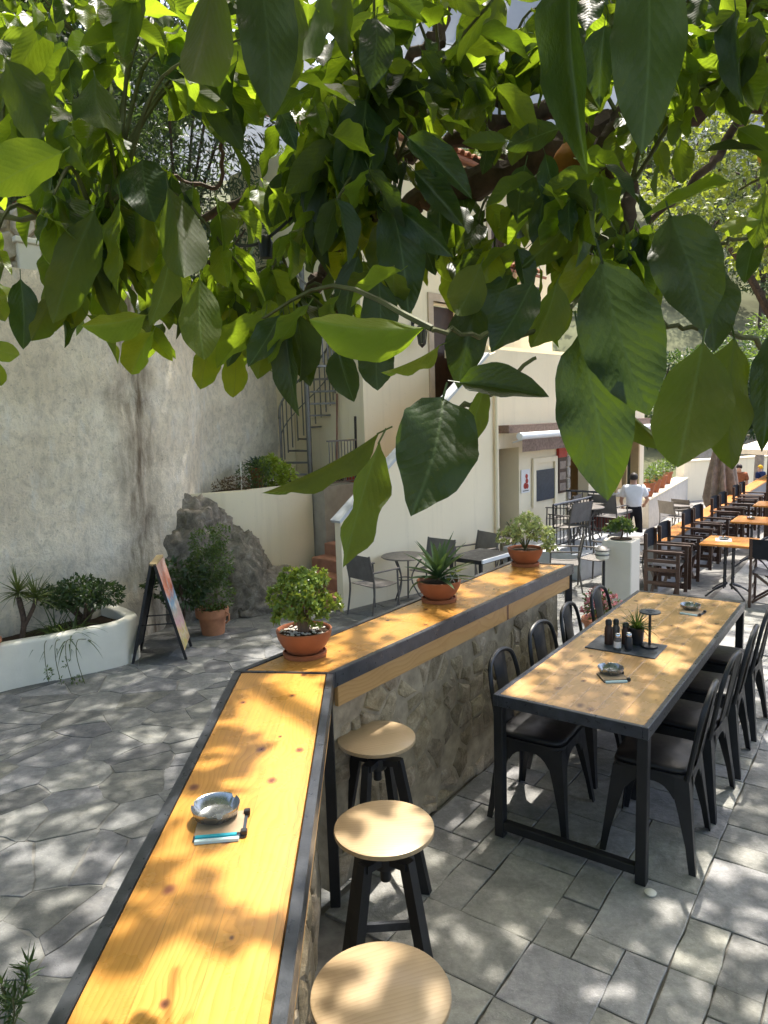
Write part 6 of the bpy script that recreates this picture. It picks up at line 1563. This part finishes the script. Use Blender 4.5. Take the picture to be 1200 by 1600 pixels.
lemon('dried brown orange lemon hanging under the thick branch', at(886, 226, 1.35), .027, m_fruit2, .0)
lemon('yellow lemon at the right picture edge among the leaves', at(1206, 215, 1.6), .028, m_fruit, .01)

cb = thing('light_cable', 'thin black cable with a lamp socket strung through the lemon leaves', 'cable', at(415, 380, 1.5)); cbo = Vector(cb.location)
mb = MB(); mb.tube([p-cbo for p in bez([at(330, 378, 1.6), at(375, 384, 1.55), at(412, 376, 1.5), at(470, 325, 1.5), at(520, 262, 1.6), at(600, 215, 1.8)], 6)], .0035, 6); mb.build('wire', m_black, cb, True)
mb = MB(); mb.lathe([(0, -.03), (.013, -.03), (.015, .0), (.012, .012), (.004, .018)], 12); mb.build('socket', m_black, cb, True)

# ================================================================== SHADE TREE over the terrace (unseen; crown shaped to set sun and shade below)
sh = thing('shade_tree', 'tall leafy tree out of view over the terrace, crown shaped for its shade', 'tree', (5.2, -1.2, 0))
SO = Vector((5.2, -1.2, 0)); stop = Vector((4.4, -.4, 4.2))
mb = MB(); mb.tube([p-SO for p in bez([(5.2, -1.2, -.1), (5.1, -1.1, 2.0), stop], 6)], [.28]*6+[.22]*7, 12); mb.build('trunk', m_bark, sh, True)
for e in ((1.5, 3, 6.2), (-1.5, 2.5, 6.5), (.5, 6.5, 8.2), (-3, 6, 9), (4, 5, 7.5), (-2, -.5, 6), (2, 8.5, 10.5)):
    mb = MB(); E_ = Vector(e); mb.tube([p-SO for p in bez([stop, stop.lerp(E_, .5)+Vector((0, 0, .5)), E_], 6)], [.15-.009*i for i in range(13)], 8); mb.build('limb', m_bark, sh, True)
def vnoise(x, y, sc, seed):
    r = np.random.default_rng(seed); G = r.random((256, 256)); x = x*sc+100; y = y*sc+100
    i = np.floor(x).astype(int); j = np.floor(y).astype(int); fx = x-i; fy = y-j; fx = fx*fx*(3-2*fx); fy = fy*fy*(3-2*fy); i %= 255; j %= 255
    return (G[i, j]*(1-fx)+G[i+1, j]*fx)*(1-fy)+(G[i, j+1]*(1-fx)+G[i+1, j+1]*fx)*fy
NL = 128000
Px = RNG.uniform(-7.5, 7, NL); Py = RNG.uniform(-8, 11, NL)  # crown also carried on behind the camera to darken the ground there
OPEN = [  # crown thinned on purpose where sun patches should fall: x, y, rx, ry, openness
 (-.45, 2.0, .38, 1.6, .80), (-.15, 3.4, .5, .6, .74), (.5, 4.4, .6, .9, .70), (1.0, 5.1, .5, .6, .6), (-.05, 2.2, .2, .8, .5), (1.2, 4.0, .9, 1.0, .30), (.9, 2.2, .9, .7, .26),
 (-2.0, 2.2, 1.2, 1.3, .42), (-2.2, 4.2, 1.0, .9, .40), (-1.5, 6.0, 1.5, .8, .16), (-1.0, 8.6, .55, .55, .85), (4.6, 9.5, 2.2, 3.2, .8), (3.0, 6.8, .9, 1.2, .55), (2.6, 4.4, .8, 1.2, .3), (-1.3, .3, 1.4, .9, .85), (.35, .55, .8, .5, .5), (-.2, 1.2, .6, .5, .5), (1.0, 7.5, 1.0, 1.0, .2), (2.4, 2.4, .6, .8, .3), (-1.2, 11.0, 1.2, .8, .8)]
op = np.full(NL, .09)
for x, y, rx, ry, o_ in OPEN: op = np.maximum(op, o_*np.exp(-(((Px-x)/rx)**2+((Py-y)/ry)**2)**1.5*.7))
n1 = .55*vnoise(Px, Py, 4.6, 1)+.45*vnoise(Px, Py, 11, 2); n1 = np.argsort(np.argsort(n1))/NL
keep = n1 < (1-op)
Px, Py, nk_ = Px[keep], Py[keep], int(keep.sum())
z = np.maximum(4.7, 3.25+.74*Py)+RNG.uniform(0, 1.1, nk_)
P = np.stack([Px+.233*(z-.6)+RNG.normal(0, .015, nk_), Py+.402*(z-.6)+RNG.normal(0, .015, nk_), z], 1)-np.array(SO)
Nn = unit(nk_)*.55+np.array([0, 0, 1.0]); Dv = unit(nk_); Dv[:, 2] *= .5
tag(leaf_mass(P, Dv, Nn, RNG.uniform(.10, .18, nk_), RNG.uniform(.07, .12, nk_), 'crown', m_grape, sh), kind='stuff')
